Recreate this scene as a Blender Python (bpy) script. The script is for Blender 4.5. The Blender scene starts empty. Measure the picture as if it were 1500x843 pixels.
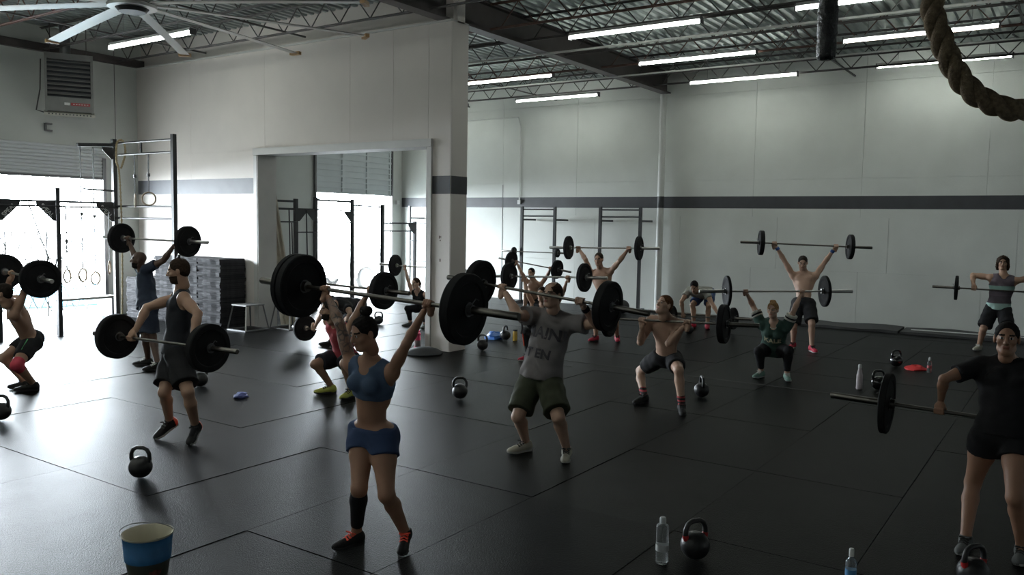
import bpy, bmesh, math, random
import numpy as np
from mathutils import Vector, Matrix
random.seed(7); rng = np.random.default_rng(7)
SC = bpy.context.scene
COL = SC.collection

# ------------------------------------------------------------------ camera
CAM_H = 2.20
def cam_axes(yaw, pitch, roll):
    cy, sy, cp, sp = math.cos(yaw), math.sin(yaw), math.cos(pitch), math.sin(pitch)
    f = Vector((sy*cp, cy*cp, -sp)); r0 = Vector((cy, -sy, 0)); u0 = r0.cross(f)
    r = r0*math.cos(roll) + u0*math.sin(roll); u = r.cross(f)
    return r, u, f
_r, _u, _f = cam_axes(math.radians(55.70), math.radians(4.43), math.radians(0.96))
cam_d = bpy.data.cameras.new('camera'); cam = bpy.data.objects.new('camera', cam_d); COL.objects.link(cam)
cam.matrix_world = Matrix(((_r.x, _u.x, -_f.x, 0), (_r.y, _u.y, -_f.y, 0), (_r.z, _u.z, -_f.z, CAM_H), (0, 0, 0, 1)))
cam_d.sensor_width = 36.0; cam_d.lens = 36.0*1221/1500; cam_d.clip_start = .05; cam_d.clip_end = 300
SC.camera = cam

# ------------------------------------------------------------------ world, daylight, exposure
SKY_STRENGTH = 66.0
TUBE_STRENGTH = 20.0
EXPOSURE = 0.0
w = bpy.data.worlds.new('overcast_sky'); SC.world = w; w.use_nodes = True
bg = w.node_tree.nodes['Background']; bg.inputs[0].default_value = (.84, .93, 1.0, 1); bg.inputs[1].default_value = SKY_STRENGTH
def portal(name, x0, x1, z0, z1, y):
    l = bpy.data.lights.new(name, 'AREA'); l.shape = 'RECTANGLE'; l.size = x1-x0; l.size_y = z1-z0
    l.cycles.is_portal = True
    o = bpy.data.objects.new(name, l); COL.objects.link(o); o.location = ((x0+x1)/2, y, (z0+z1)/2)
    o.rotation_euler = (math.radians(-90), 0, 0)      # faces -Y, into the room
    o['kind'] = 'helper'
portal('doorway_daylight', 6.45, 10.1, 0, 3.03, 17.98)
portal('doorway_daylight', 16.3, 19.35, 0, 2.97, 17.98)
SC.view_settings.view_transform = 'Standard'; SC.view_settings.look = 'None'
SC.view_settings.gamma = 1.0; SC.view_settings.use_curve_mapping = False
SC.view_settings.exposure = EXPOSURE
SC.cycles.max_bounces = 8; SC.cycles.diffuse_bounces = 5; SC.cycles.glossy_bounces = 4
SC.cycles.sample_clamp_indirect = 4.0; SC.cycles.use_denoising = True

# ------------------------------------------------------------------ materials
MATS = {}
def mat(name, col, rough=.6, metal=0.0, var=0.0, vscale=8.0, bump=0.0, bscale=60.0, spec=.5, obj_var=0.0, emit=0.0, trans=0.0, alpha=1.0, coat=0.0):
    if name in MATS: return MATS[name]
    m = bpy.data.materials.new(name); m.use_nodes = True; nt = m.node_tree; N = nt.nodes; L = nt.links
    b = N['Principled BSDF']; col = tuple(col)+(1,)
    b.inputs['Base Color'].default_value = col; b.inputs['Roughness'].default_value = rough
    b.inputs['Metallic'].default_value = metal; b.inputs['Specular IOR Level'].default_value = spec
    b.inputs['Coat Weight'].default_value = coat
    if trans: b.inputs['Transmission Weight'].default_value = trans; b.inputs['IOR'].default_value = 1.33
    if alpha < 1: b.inputs['Alpha'].default_value = alpha
    if emit: b.inputs['Emission Color'].default_value = col; b.inputs['Emission Strength'].default_value = emit
    tc = N.new('ShaderNodeTexCoord')
    if var or obj_var:
        hsv = N.new('ShaderNodeHueSaturation'); hsv.inputs['Color'].default_value = col; L.new(hsv.outputs[0], b.inputs['Base Color'])
        src = None
        if var:
            n = N.new('ShaderNodeTexNoise'); n.inputs['Scale'].default_value = vscale; n.inputs['Detail'].default_value = 5
            L.new(tc.outputs['Object'], n.inputs['Vector'])
            mr = N.new('ShaderNodeMapRange'); mr.inputs[1].default_value = .3; mr.inputs[2].default_value = .7
            mr.inputs[3].default_value = 1-var; mr.inputs[4].default_value = 1+var; L.new(n.outputs['Fac'], mr.inputs[0]); src = mr.outputs[0]
        if obj_var:
            oi = N.new('ShaderNodeObjectInfo'); mr2 = N.new('ShaderNodeMapRange'); mr2.inputs[3].default_value = 1-obj_var; mr2.inputs[4].default_value = 1+obj_var
            L.new(oi.outputs['Random'], mr2.inputs[0])
            if src:
                mm = N.new('ShaderNodeMath'); mm.operation = 'MULTIPLY'; L.new(src, mm.inputs[0]); L.new(mr2.outputs[0], mm.inputs[1]); src = mm.outputs[0]
            else: src = mr2.outputs[0]
        L.new(src, hsv.inputs['Value'])
    if bump:
        n2 = N.new('ShaderNodeTexNoise'); n2.inputs['Scale'].default_value = bscale; n2.inputs['Detail'].default_value = 4
        L.new(tc.outputs['Object'], n2.inputs['Vector'])
        bp = N.new('ShaderNodeBump'); bp.inputs['Strength'].default_value = bump; bp.inputs['Distance'].default_value = .01
        L.new(n2.outputs['Fac'], bp.inputs['Height']); L.new(bp.outputs[0], b.inputs['Normal'])
    MATS[name] = m
    return m
M_WALL = mat('painted_wall', (.61, .63, .60), .7, var=.07, vscale=.9, bump=.25, bscale=45)
M_WALL2 = mat('painted_plaster', (.74, .69, .65), .7, var=.06, vscale=.8, bump=.2, bscale=40)
M_TRIM = mat('painted_trim', (.62, .61, .59), .55, var=.04, vscale=3)
M_STRIPE = mat('black_wall_stripe', (.035, .037, .042), .6, var=.15, vscale=4)
M_RUBBER = mat('rubber_mat', (.0060, .0063, .0060), .36, var=.5, vscale=2.6, bump=.45, bscale=110, obj_var=.45, spec=.035)
M_FLOOR = mat('dark_floor_slab', (.02, .02, .02), .6)
M_DECK = mat('galvanised_deck', (.30, .34, .33), .38, metal=.75, var=.18, vscale=2.0)
M_JOIST = mat('dark_steel_joist', (.055, .05, .048), .55, var=.25, vscale=6)
M_JOISTR = mat('red_primer_joist', (.12, .06, .045), .6, var=.3, vscale=5)
M_GIRDER = mat('brown_steel_girder', (.06, .05, .048), .55, var=.2, vscale=3)
M_PIPE = mat('painted_pipe', (.60, .61, .59), .5, var=.05, vscale=3)
M_STEEL = mat('black_powder_steel', (.022, .023, .026), .45, var=.1, vscale=9)
M_GREYSTEEL = mat('grey_steel', (.16, .16, .165), .4, metal=.5)
M_CHROME = mat('bright_bar_steel', (.55, .54, .52), .28, metal=1.0)
M_BARDARK = mat('dark_bar_steel', (.16, .15, .135), .33, metal=1.0)
M_WHITE = mat('white_enamel', (.75, .75, .74), .4)
M_ALU = mat('brushed_aluminium', (.62, .62, .6), .35, metal=.9)
M_BUMPER = mat('bumper_rubber', (.014, .014, .015), .7, var=.15, vscale=12, spec=.12)
M_IRON = mat('cast_iron', (.022, .022, .023), .38, var=.2, vscale=25, bump=.12, bscale=70)

# ------------------------------------------------------------------ mesh helpers
class MB:
    def __init__(s): s.v = []; s.f = []
    def add(s, vs, fs):
        o = len(s.v); s.v += [tuple(map(float, p)) for p in vs]; s.f += [tuple(i+o for i in f) for f in fs]; return s
    def box(s, c, d, R=None):
        hx, hy, hz = d[0]/2, d[1]/2, d[2]/2
        vs = [Vector((x*hx, y*hy, z*hz)) for x in (-1, 1) for y in (-1, 1) for z in (-1, 1)]
        if R is not None: vs = [R @ p for p in vs]
        c = Vector(c); vs = [p+c for p in vs]
        return s.add(vs, [(0, 1, 3, 2), (4, 6, 7, 5), (0, 4, 5, 1), (2, 3, 7, 6), (0, 2, 6, 4), (1, 5, 7, 3)])
    def bar(s, a, b, wd, ht):                      # rectangular bar from a to b
        a, b = Vector(a), Vector(b); d = b-a; q = d.to_track_quat('X', 'Z').to_matrix()
        return s.box((a+b)/2, (d.length, wd, ht), q)
    def tube(s, pts, r, n=8, caps=True):
        pts = [Vector(p) for p in pts]; rs = r if isinstance(r, (list, tuple)) else [r]*len(pts)
        vs = []; fs = []; ref = None
        for i, p in enumerate(pts):
            t = (pts[min(i+1, len(pts)-1)]-pts[max(i-1, 0)]).normalized()
            if ref is None: ref = t.orthogonal().normalized()
            u = (ref-t*ref.dot(t)); u = u.normalized() if u.length > 1e-6 else t.orthogonal().normalized(); ref = u; w_ = t.cross(u)
            for k in range(n):
                a = 2*math.pi*k/n; vs.append(p+(u*math.cos(a)+w_*math.sin(a))*rs[i])
        for i in range(len(pts)-1):
            for k in range(n): fs.append((i*n+k, i*n+(k+1) % n, (i+1)*n+(k+1) % n, (i+1)*n+k))
        if caps: fs += [tuple(range(n-1, -1, -1)), tuple((len(pts)-1)*n+k for k in range(n))]
        return s.add(vs, fs)
    def lathe(s, prof, c, axis=(0, 0, 1), n=24, close=False, caps=True):   # prof: (radius, height along axis)
        ax = Vector(axis).normalized(); u = ax.orthogonal().normalized(); w_ = ax.cross(u); c = Vector(c); vs = []; fs = []
        for (r, h) in prof:
            for k in range(n):
                a = 2*math.pi*k/n; vs.append(c+ax*h+(u*math.cos(a)+w_*math.sin(a))*max(r, 1e-4))
        m = len(prof)
        for i in range(m-1 if not close else m):
            j = (i+1) % m
            for k in range(n): fs.append((i*n+k, i*n+(k+1) % n, j*n+(k+1) % n, j*n+k))
        if not close and caps: fs += [tuple(range(n-1, -1, -1)), tuple((m-1)*n+k for k in range(n))]
        return s.add(vs, fs)
    def prism(s, poly, a, b):                      # poly: list of 3D points; extruded by vector b-a
        d = Vector(b)-Vector(a); n = len(poly); p0 = [Vector(p) for p in poly]; p1 = [p+d for p in p0]
        fs = [tuple(range(n-1, -1, -1)), tuple(range(n, 2*n))]+[(i, (i+1) % n, n+(i+1) % n, n+i) for i in range(n)]
        return s.add(p0+p1, fs)
    def mesh(s, name, smooth=False, ang=None):
        me = bpy.data.meshes.new(name); me.from_pydata(s.v, [], s.f); me.update()
        bm = bmesh.new(); bm.from_mesh(me); bmesh.ops.recalc_face_normals(bm, faces=bm.faces); bm.to_mesh(me); bm.free()
        if smooth:
            me.polygons.foreach_set('use_smooth', [True]*len(me.polygons))
            me.set_sharp_from_angle(angle=math.radians(ang or 40))
        return me
def link(name, me, m=None, parent=None, loc=(0, 0, 0), rot=(0, 0, 0)):
    o = bpy.data.objects.new(name, me); COL.objects.link(o); o.location = loc; o.rotation_euler = rot
    if m is not None and me is not None and not me.materials: me.materials.append(m)
    if parent is not None: o.parent = parent
    return o
def obj(name, mb, m, parent=None, smooth=False, loc=(0, 0, 0), rot=(0, 0, 0), ang=None):
    return link(name, mb.mesh(name, smooth, ang), m, parent, loc, rot)
def empty(name, loc=(0, 0, 0), rot=(0, 0, 0)):
    o = bpy.data.objects.new(name, None); COL.objects.link(o); o.location = loc; o.rotation_euler = rot; o.empty_display_size = .1; return o
def tag(o, label, cat, group=None):
    o['label'] = label; o['category'] = cat
    if group: o['group'] = group
    return o
def struct(o, label=None):
    o['kind'] = 'structure'
    if label: o['label'] = label
    return o
def dup_tree(root, loc, rot=None, label=None):
    r = root.copy(); COL.objects.link(r); r.location = loc
    if rot is not None: r.rotation_euler = rot
    if label: r['label'] = label
    for ch in list(root.children):
        c = ch.copy(); COL.objects.link(c); c.parent = r
        for g in ch.children:
            d = g.copy(); COL.objects.link(d); d.parent = c
    return r

# ================================================================== THE ROOM
XW, YB, XP0, XP1, YP = 19.90, 17.85, 10.97, 11.40, 8.75
ZD = 6.05                                           # underside of the roof deck
# floor and its rubber mats (1.83 x 1.22 m)
floor = struct(obj('floor', MB().box((7.5, 5.5, -.06), (26, 26, .08)), M_FLOOR), 'black rubber matted gym floor')
def in_view(x, y, z=0.0, m=.12):
    d = Vector((x, y, z-CAM_H)); c = d.dot(_f)
    if c < .6: return False
    return abs(d.dot(_r)/c) < 750/1221*(1+m) and abs(d.dot(_u)/c) < 421/1221*(1+m)
mats = [MB().box((0, 0, 0), (1.83-g, 1.22-g, .022)).mesh('rubber_mat') for g in (.004, .006, .009)]
for me in mats: me.materials.append(M_RUBBER)
nmat = 0
for i in range(-3, 10):
    for j in range(-3, 14):
        x0, y0 = 3.70+1.83*i, 1.10+1.22*j
        x1, y1 = min(x0+1.83, XW), min(y0+1.22, YB)
        if x1-x0 < .3 or y1-y0 < .2: continue
        cx, cy = (x0+x1)/2, (y0+y1)/2
        if not any(in_view(px, py) for px in (x0, cx, x1) for py in (y0, cy, y1)): continue
        o = link('rubber_mat', mats[(i*3+j) % 3], None, floor, (cx, cy, -.012+.0015*((i*7+j*5) % 3)))
        if x1-x0 < 1.82 or y1-y0 < 1.21: o.scale = ((x1-x0)/1.83, (y1-y0)/1.22, 1)
        nmat += 1
M_CHALK = mat('chalk_white', (.11, .11, .105), .9)
obj('chalk_line', MB().box((11.50, 5.35, .0025), (.018, 6.6, .003)), M_CHALK, floor)
obj('chalk_line', MB().box((11.05, 7.2, .0025), (.02, 1.6, .003)), M_CHALK, floor)

# long wall on the +x side: slab, big painted panels with joints, stripe
wr = struct(obj('wall_right', MB().box((XW+.17, 5.5, 3.05), (.3, 25.2, 6.3)), M_WALL), 'long pale painted wall with a black stripe')
ys = [-6.9]+[1.70+2.45*k for k in range(-3, 7)]+[YB]
zs = [0, 1.22, 2.44, 3.33, 5.45, 6.10]
for j in range(len(zs)-1):
    for i in range(len(ys)-1):
        off = (0.0 if j != 1 else -.6)
        a, b = ys[i]+(off if i else 0), ys[i+1]+(off if i+1 < len(ys)-1 else 0)
        g = .003 if j < 3 else .004
        obj('panel', MB().box((XW+.012, (a+b)/2, (zs[j]+zs[j+1])/2), (.024, b-a-g*2, zs[j+1]-zs[j]-g*2)), M_WALL, wr)
obj('painted_stripe', MB().box((XW-.0012, 5.5, 2.79), (.003, 24.7, .29)), M_STRIPE, wr)
# round column against that wall and conduit
obj('column', MB().tube([(19.74, 8.93, 0), (19.74, 8.93, 5.5)], .085, 20), M_PIPE, wr, True)
obj('column_base', MB().box((19.74, 8.93, .006), (.26, .26, .012)), M_PIPE, wr)
obj('column_stripe', MB().tube([(19.74, 8.93, 2.645), (19.74, 8.93, 2.935)], .087, 20), M_STRIPE, wr, True)
obj('conduit', MB().tube([(19.87, 13.35, 2.86), (19.87, 13.35, 4.95), (19.86, 13.42, 5.2), (19.86, 15.6, 5.2)], .016, 8), M_PIPE, wr, True)
obj('switch_box', MB().box((19.86, 13.35, 2.80), (.05, .09, .12)), M_PIPE, wr)
obj('dark_joint_strip', MB().box((XW-.003, 13.95, 1.65), (.006, .02, 3.3)), mat('dark_wall_joint', (.10, .10, .10), .8), wr)  # seam between wall panels, a thin strip of even dark grey

# partition with the wide opening
wp = struct(obj('wall_partition', MB()
    .box((XP0+.215, 9.0, 2.75), (.43-.012, .5-.012, 5.5)).box((XP0+.215, 15.75, 2.75), (.43-.012, 4.2, 5.5))
    .box((XP0+.215, 11.45, 4.5), (.43-.012, 4.4, 2.0)).box((XP0+.23, 13.3, 5.8), (.2, 9.1, .6)), M_WALL2), 'pale partition wall with a wide opening')
def ppanel(y0, y1, z0, z1, m=M_WALL2, x=XP0+.003):
    obj('panel', MB().box((x, (y0+y1)/2, (z0+z1)/2), (.012, y1-y0-.006, z1-z0-.006)), m, wp)
for y0, y1 in ((8.76, 9.25),): ppanel(y0, y1, 0, 5.5)
for y0, y1 in ((9.25, 10.05), (10.05, 11.1), (11.1, 13.45)): ppanel(y0, y1, 3.56, 5.5)
for y0, y1 in ((13.45, 15.85), (15.85, 17.84)):
    ppanel(max(y0, 13.70), y1, 0, 2.44); ppanel(y0 if y0 > 13.5 else 13.70, y1, 2.44, 3.56); ppanel(y0, y1, 3.56, 5.5)
obj('end_panel', MB().box((XP0+.215, YP+.003, 2.75), (.43, .012, 5.5)), M_WALL2, wp)
obj('painted_stripe', MB().box((XP0-.0045, 15.77, 2.86), (.003, 4.14, .31)), mat('grey_wall_stripe', (.085, .088, .10), .6, var=.2, vscale=2), wp)
obj('painted_stripe', MB().box((XP0-.0045, 9.005, 2.82), (.003, .49, .30)).box((XP0+.215, YP-.0045, 2.82), (.436, .003, .30)), M_STRIPE, wp)
obj('wall_cap', MB().box((XP0+.2, 13.3, 5.515), (.46, 9.1, .03)), M_TRIM, wp)
M_RUST = mat('rust_mark', (.12, .07, .05), .8)
obj('rust_mark', MB().box((XP0-.006, 8.985, 1.94), (.003, .012, .05)).box((XP0-.006, 8.96, 1.955), (.003, .035, .01)).box((XP0-.006, 8.96, 1.93), (.003, .035, .01)).box((XP0-.006, 8.965, 1.885), (.003, .02, .02)), M_RUST, wp)
obj('rust_mark', MB().box((XP0-.006, 8.965, 1.55), (.003, .02, .05)), M_RUST, wp)
struct(obj('trim_1', MB().box((XP0-.03, 11.45, 3.53), (.06, 4.62, .13)).box((XP0+.2, 11.45, 3.475), (.46, 4.4, .02)), M_TRIM), 'pale head trim over the wide opening')
struct(obj('trim_2', MB().box((XP0-.02, 13.71, 1.73), (.04, .10, 3.46)).box((XP0+.2, 13.645, 1.73), (.46, .02, 3.46)), M_TRIM), 'pale jamb trim of the wide opening beside the mat stacks')
struct(obj('trim_3', MB().box((XP0-.02, 9.20, 1.73), (.04, .10, 3.46)).box((XP0+.2, 9.255, 1.73), (.46, .02, 3.46)), M_TRIM), 'pale jamb trim of the wide opening beside the free wall end')

# outer wall with the two vehicle doors
wb = MB()
def bwall(x0, x1, z0, z1): wb.box(((x0+x1)/2, YB+.13, (z0+z1)/2), (x1-x0, .26, z1-z0))
bwall(-6, 6.45, 0, 6.1); bwall(6.45, 10.1, 3.03, 6.1); bwall(10.1, 16.3, 0, 6.1); bwall(16.3, 19.35, 4.45, 6.1); bwall(19.35, 20.2, 0, 6.1)
wbk = struct(obj('wall_back', wb, M_WALL), 'pale outer wall with two open vehicle doors')
M_GAP = MATS['dark_wall_joint']
for x in (4.4, 10.45, 13.2, 14.4): obj('panel_joint', MB().box((x, YB-.002, 3.05), (.012, .006, 6.0)), M_GAP, wbk)
obj('ledger', MB().box((7.0, YB-.06, 5.62), (26, .12, .16)), M_GIRDER, wbk)
# door_1: rolled-up curtain of slats over its opening
d1 = struct(empty('door_1', (8.275, YB, 3.03)), 'partly raised roll-up door of pale steel slats'); 
sl = MB().prism([(-1.9, 0, 0), (-1.9, -.03, .02), (-1.9, -.03, .05), (-1.9, 0, .07)], (0, 0, 0), (3.8, 0, 0)).mesh('door_slat')
sl.materials.append(mat('door_slat_paint', (.72, .74, .76), .5))
for k in range(9): link('door_slat', sl, None, d1, (0, -.03, .01+k*.072))
obj('bottom_rail', MB().box((0, -.035, -.015), (3.8, .06, .05)), M_GREYSTEEL, d1)
obj('track', MB().box((-1.86, -.05, -1.3), (.07, .08, 3.46)), M_GREYSTEEL, d1); obj('track', MB().box((1.86, -.05, -1.3), (.07, .08, 3.46)), M_GREYSTEEL, d1)
# door_2: sectional door raised to 2.97 m
d2 = struct(empty('door_2', (17.825, YB, 2.97)), 'raised sectional overhead door of pale ribbed panels')
M_SEC = mat('sectional_door_paint', (.72, .76, .77), .5, var=.04, vscale=2)
for k in range(3):
    z0 = k*.50
    obj('door_section', MB().box((0, .02, z0+.25), (3.12, .03, .502)), M_SEC, d2)
    mbr = MB()
    for q in (.012, .165, .33, .485): mbr.box((0, -.025, z0+q), (3.05, .07, .032))
    obj('section_rib', mbr, M_SEC, d2)
    for x in (-1.5, -.5, .5, 1.5): obj('stile', MB().box((x, -.02, z0+.25), (.06, .05, .49)), M_SEC, d2)
obj('track', MB().box((-1.57, -.04, -.75), (.05, .07, 4.4)), M_GREYSTEEL, d2); obj('track', MB().box((1.57, -.04, -.75), (.05, .07, 4.4)), M_GREYSTEEL, d2)
# walls behind and beside the camera (plain)
struct(obj('wall_left', MB().box((-4.15, 5.5, 3.05), (.3, 25.2, 6.3)), M_WALL), 'plain pale wall behind the viewer')
struct(obj('wall_front', MB().box((8, -7.05, 3.05), (24.6, .3, 6.3)), M_WALL), 'plain pale wall closing the hall')

# ------------------------------------------------------------------ roof: corrugated deck, joists, girders
mb = MB(); vs = []; x0, x1 = -4.0, 20.1; y = -7.0; prof = []
while y < 18.0:
    prof += [(y, ZD), (y+.075, ZD), (y+.095, ZD+.045), (y+.17, ZD+.045)]; y += .19
n = len(prof)
vs = [(x0, a, b) for a, b in prof]+[(x1, a, b) for a, b in prof]
mb.add(vs, [(i, i+1, n+i+1, n+i) for i in range(n-1)])
ceil = struct(obj('ceiling', mb, M_DECK), 'corrugated galvanised roof deck on open-web steel joists')
obj('roof_sheet', MB().box((8.05, 5.5, ZD+.10), (24.4, 25.4, .06)), M_DECK, ceil)
def joist_mesh(L):
    c = MB(); h = .46
    for z in (0, h-.03): c.box((-.022, L/2, z+.015), (.035, L, .012)).box((.022, L/2, z+.015), (.035, L, .012)).box((-.008, L/2, z+.012), (.006, L, .04)).box((.008, L/2, z+.012), (.006, L, .04))
    wb_ = MB(); pts = []; k = 0; yy = .05
    while yy < L: pts.append((0, yy, .02 if k % 2 else h-.03)); yy += .36; k += 1
    for a, b in zip(pts[:-1], pts[1:]): wb_.tube([a, b], .011, 5, False)
    return c.mesh('joist'), wb_.mesh('web')
jl, wl_ = joist_mesh(15.75); js, ws_ = joist_mesh(8.85)
JX = [-3.1, -1.6, -.1, 1.4, 2.9, 4.4, 5.9, 7.4, 8.9, 10.45]
JX2 = [12.1, 13.15, 14.65, 16.2, 17.5, 18.85]
for q, xs in ((0, JX), (1, JX2)):
    for i, x in enumerate(xs):
        m = M_JOISTR if (i+q) % 3 == 1 else M_JOIST
        for me, wm, y0 in ((jl, wl_, -6.95), (js, ws_, 8.98)):
            o = link('joist', me.copy(), m, ceil, (x, y0, ZD-.475)); link('web', wm.copy(), m, o)
for y in (1.0, 4.4, 12.2, 15.2):
    obj('bridging_rod', MB().bar((-4, y, ZD-.45), (10.9, y, ZD-.45), .03, .03), M_JOIST, ceil)
    obj('bridging_rod', MB().bar((11.5, y, ZD-.45), (19.9, y, ZD-.45), .03, .03), M_JOIST, ceil)
for y in (1.0, 4.4): 
    for x in (12.6, 15.4, 18.2): obj('cross_brace', MB().bar((x, y, ZD-.44), (x+.9, y+.35, ZD-.03), .025, .025), M_GREYSTEEL, ceil)
g = MB().box((15.6, 8.93, 5.545), (8.7, .24, .03)).box((15.6, 8.93, 6.03), (8.7, .24, .03)).box((15.6, 8.93, 5.79), (8.7, .03, .46))
obj('girder', g, M_GIRDER, ceil)
g = MB().box((3.4, 8.93, 5.545), (15.2, .24, .03)).box((3.4, 8.93, 6.03), (15.2, .24, .03)).box((3.4, 8.93, 5.79), (15.2, .03, .46))
obj('girder', g, M_GIRDER, ceil)
obj('girder_post', MB().box((11.18, 8.93, 5.76), (.3, .3, .5)), M_WALL2, ceil)
obj('pipe_run', MB().tube([(14.0, -6.5, 5.50), (14.0, 17.5, 5.50)], .022, 8), M_PIPE, ceil, True)
obj('pipe_run', MB().tube([(17.0, -6.5, 5.52), (17.0, 17.5, 5.52)], .018, 8), M_PIPE, ceil, True)

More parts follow.
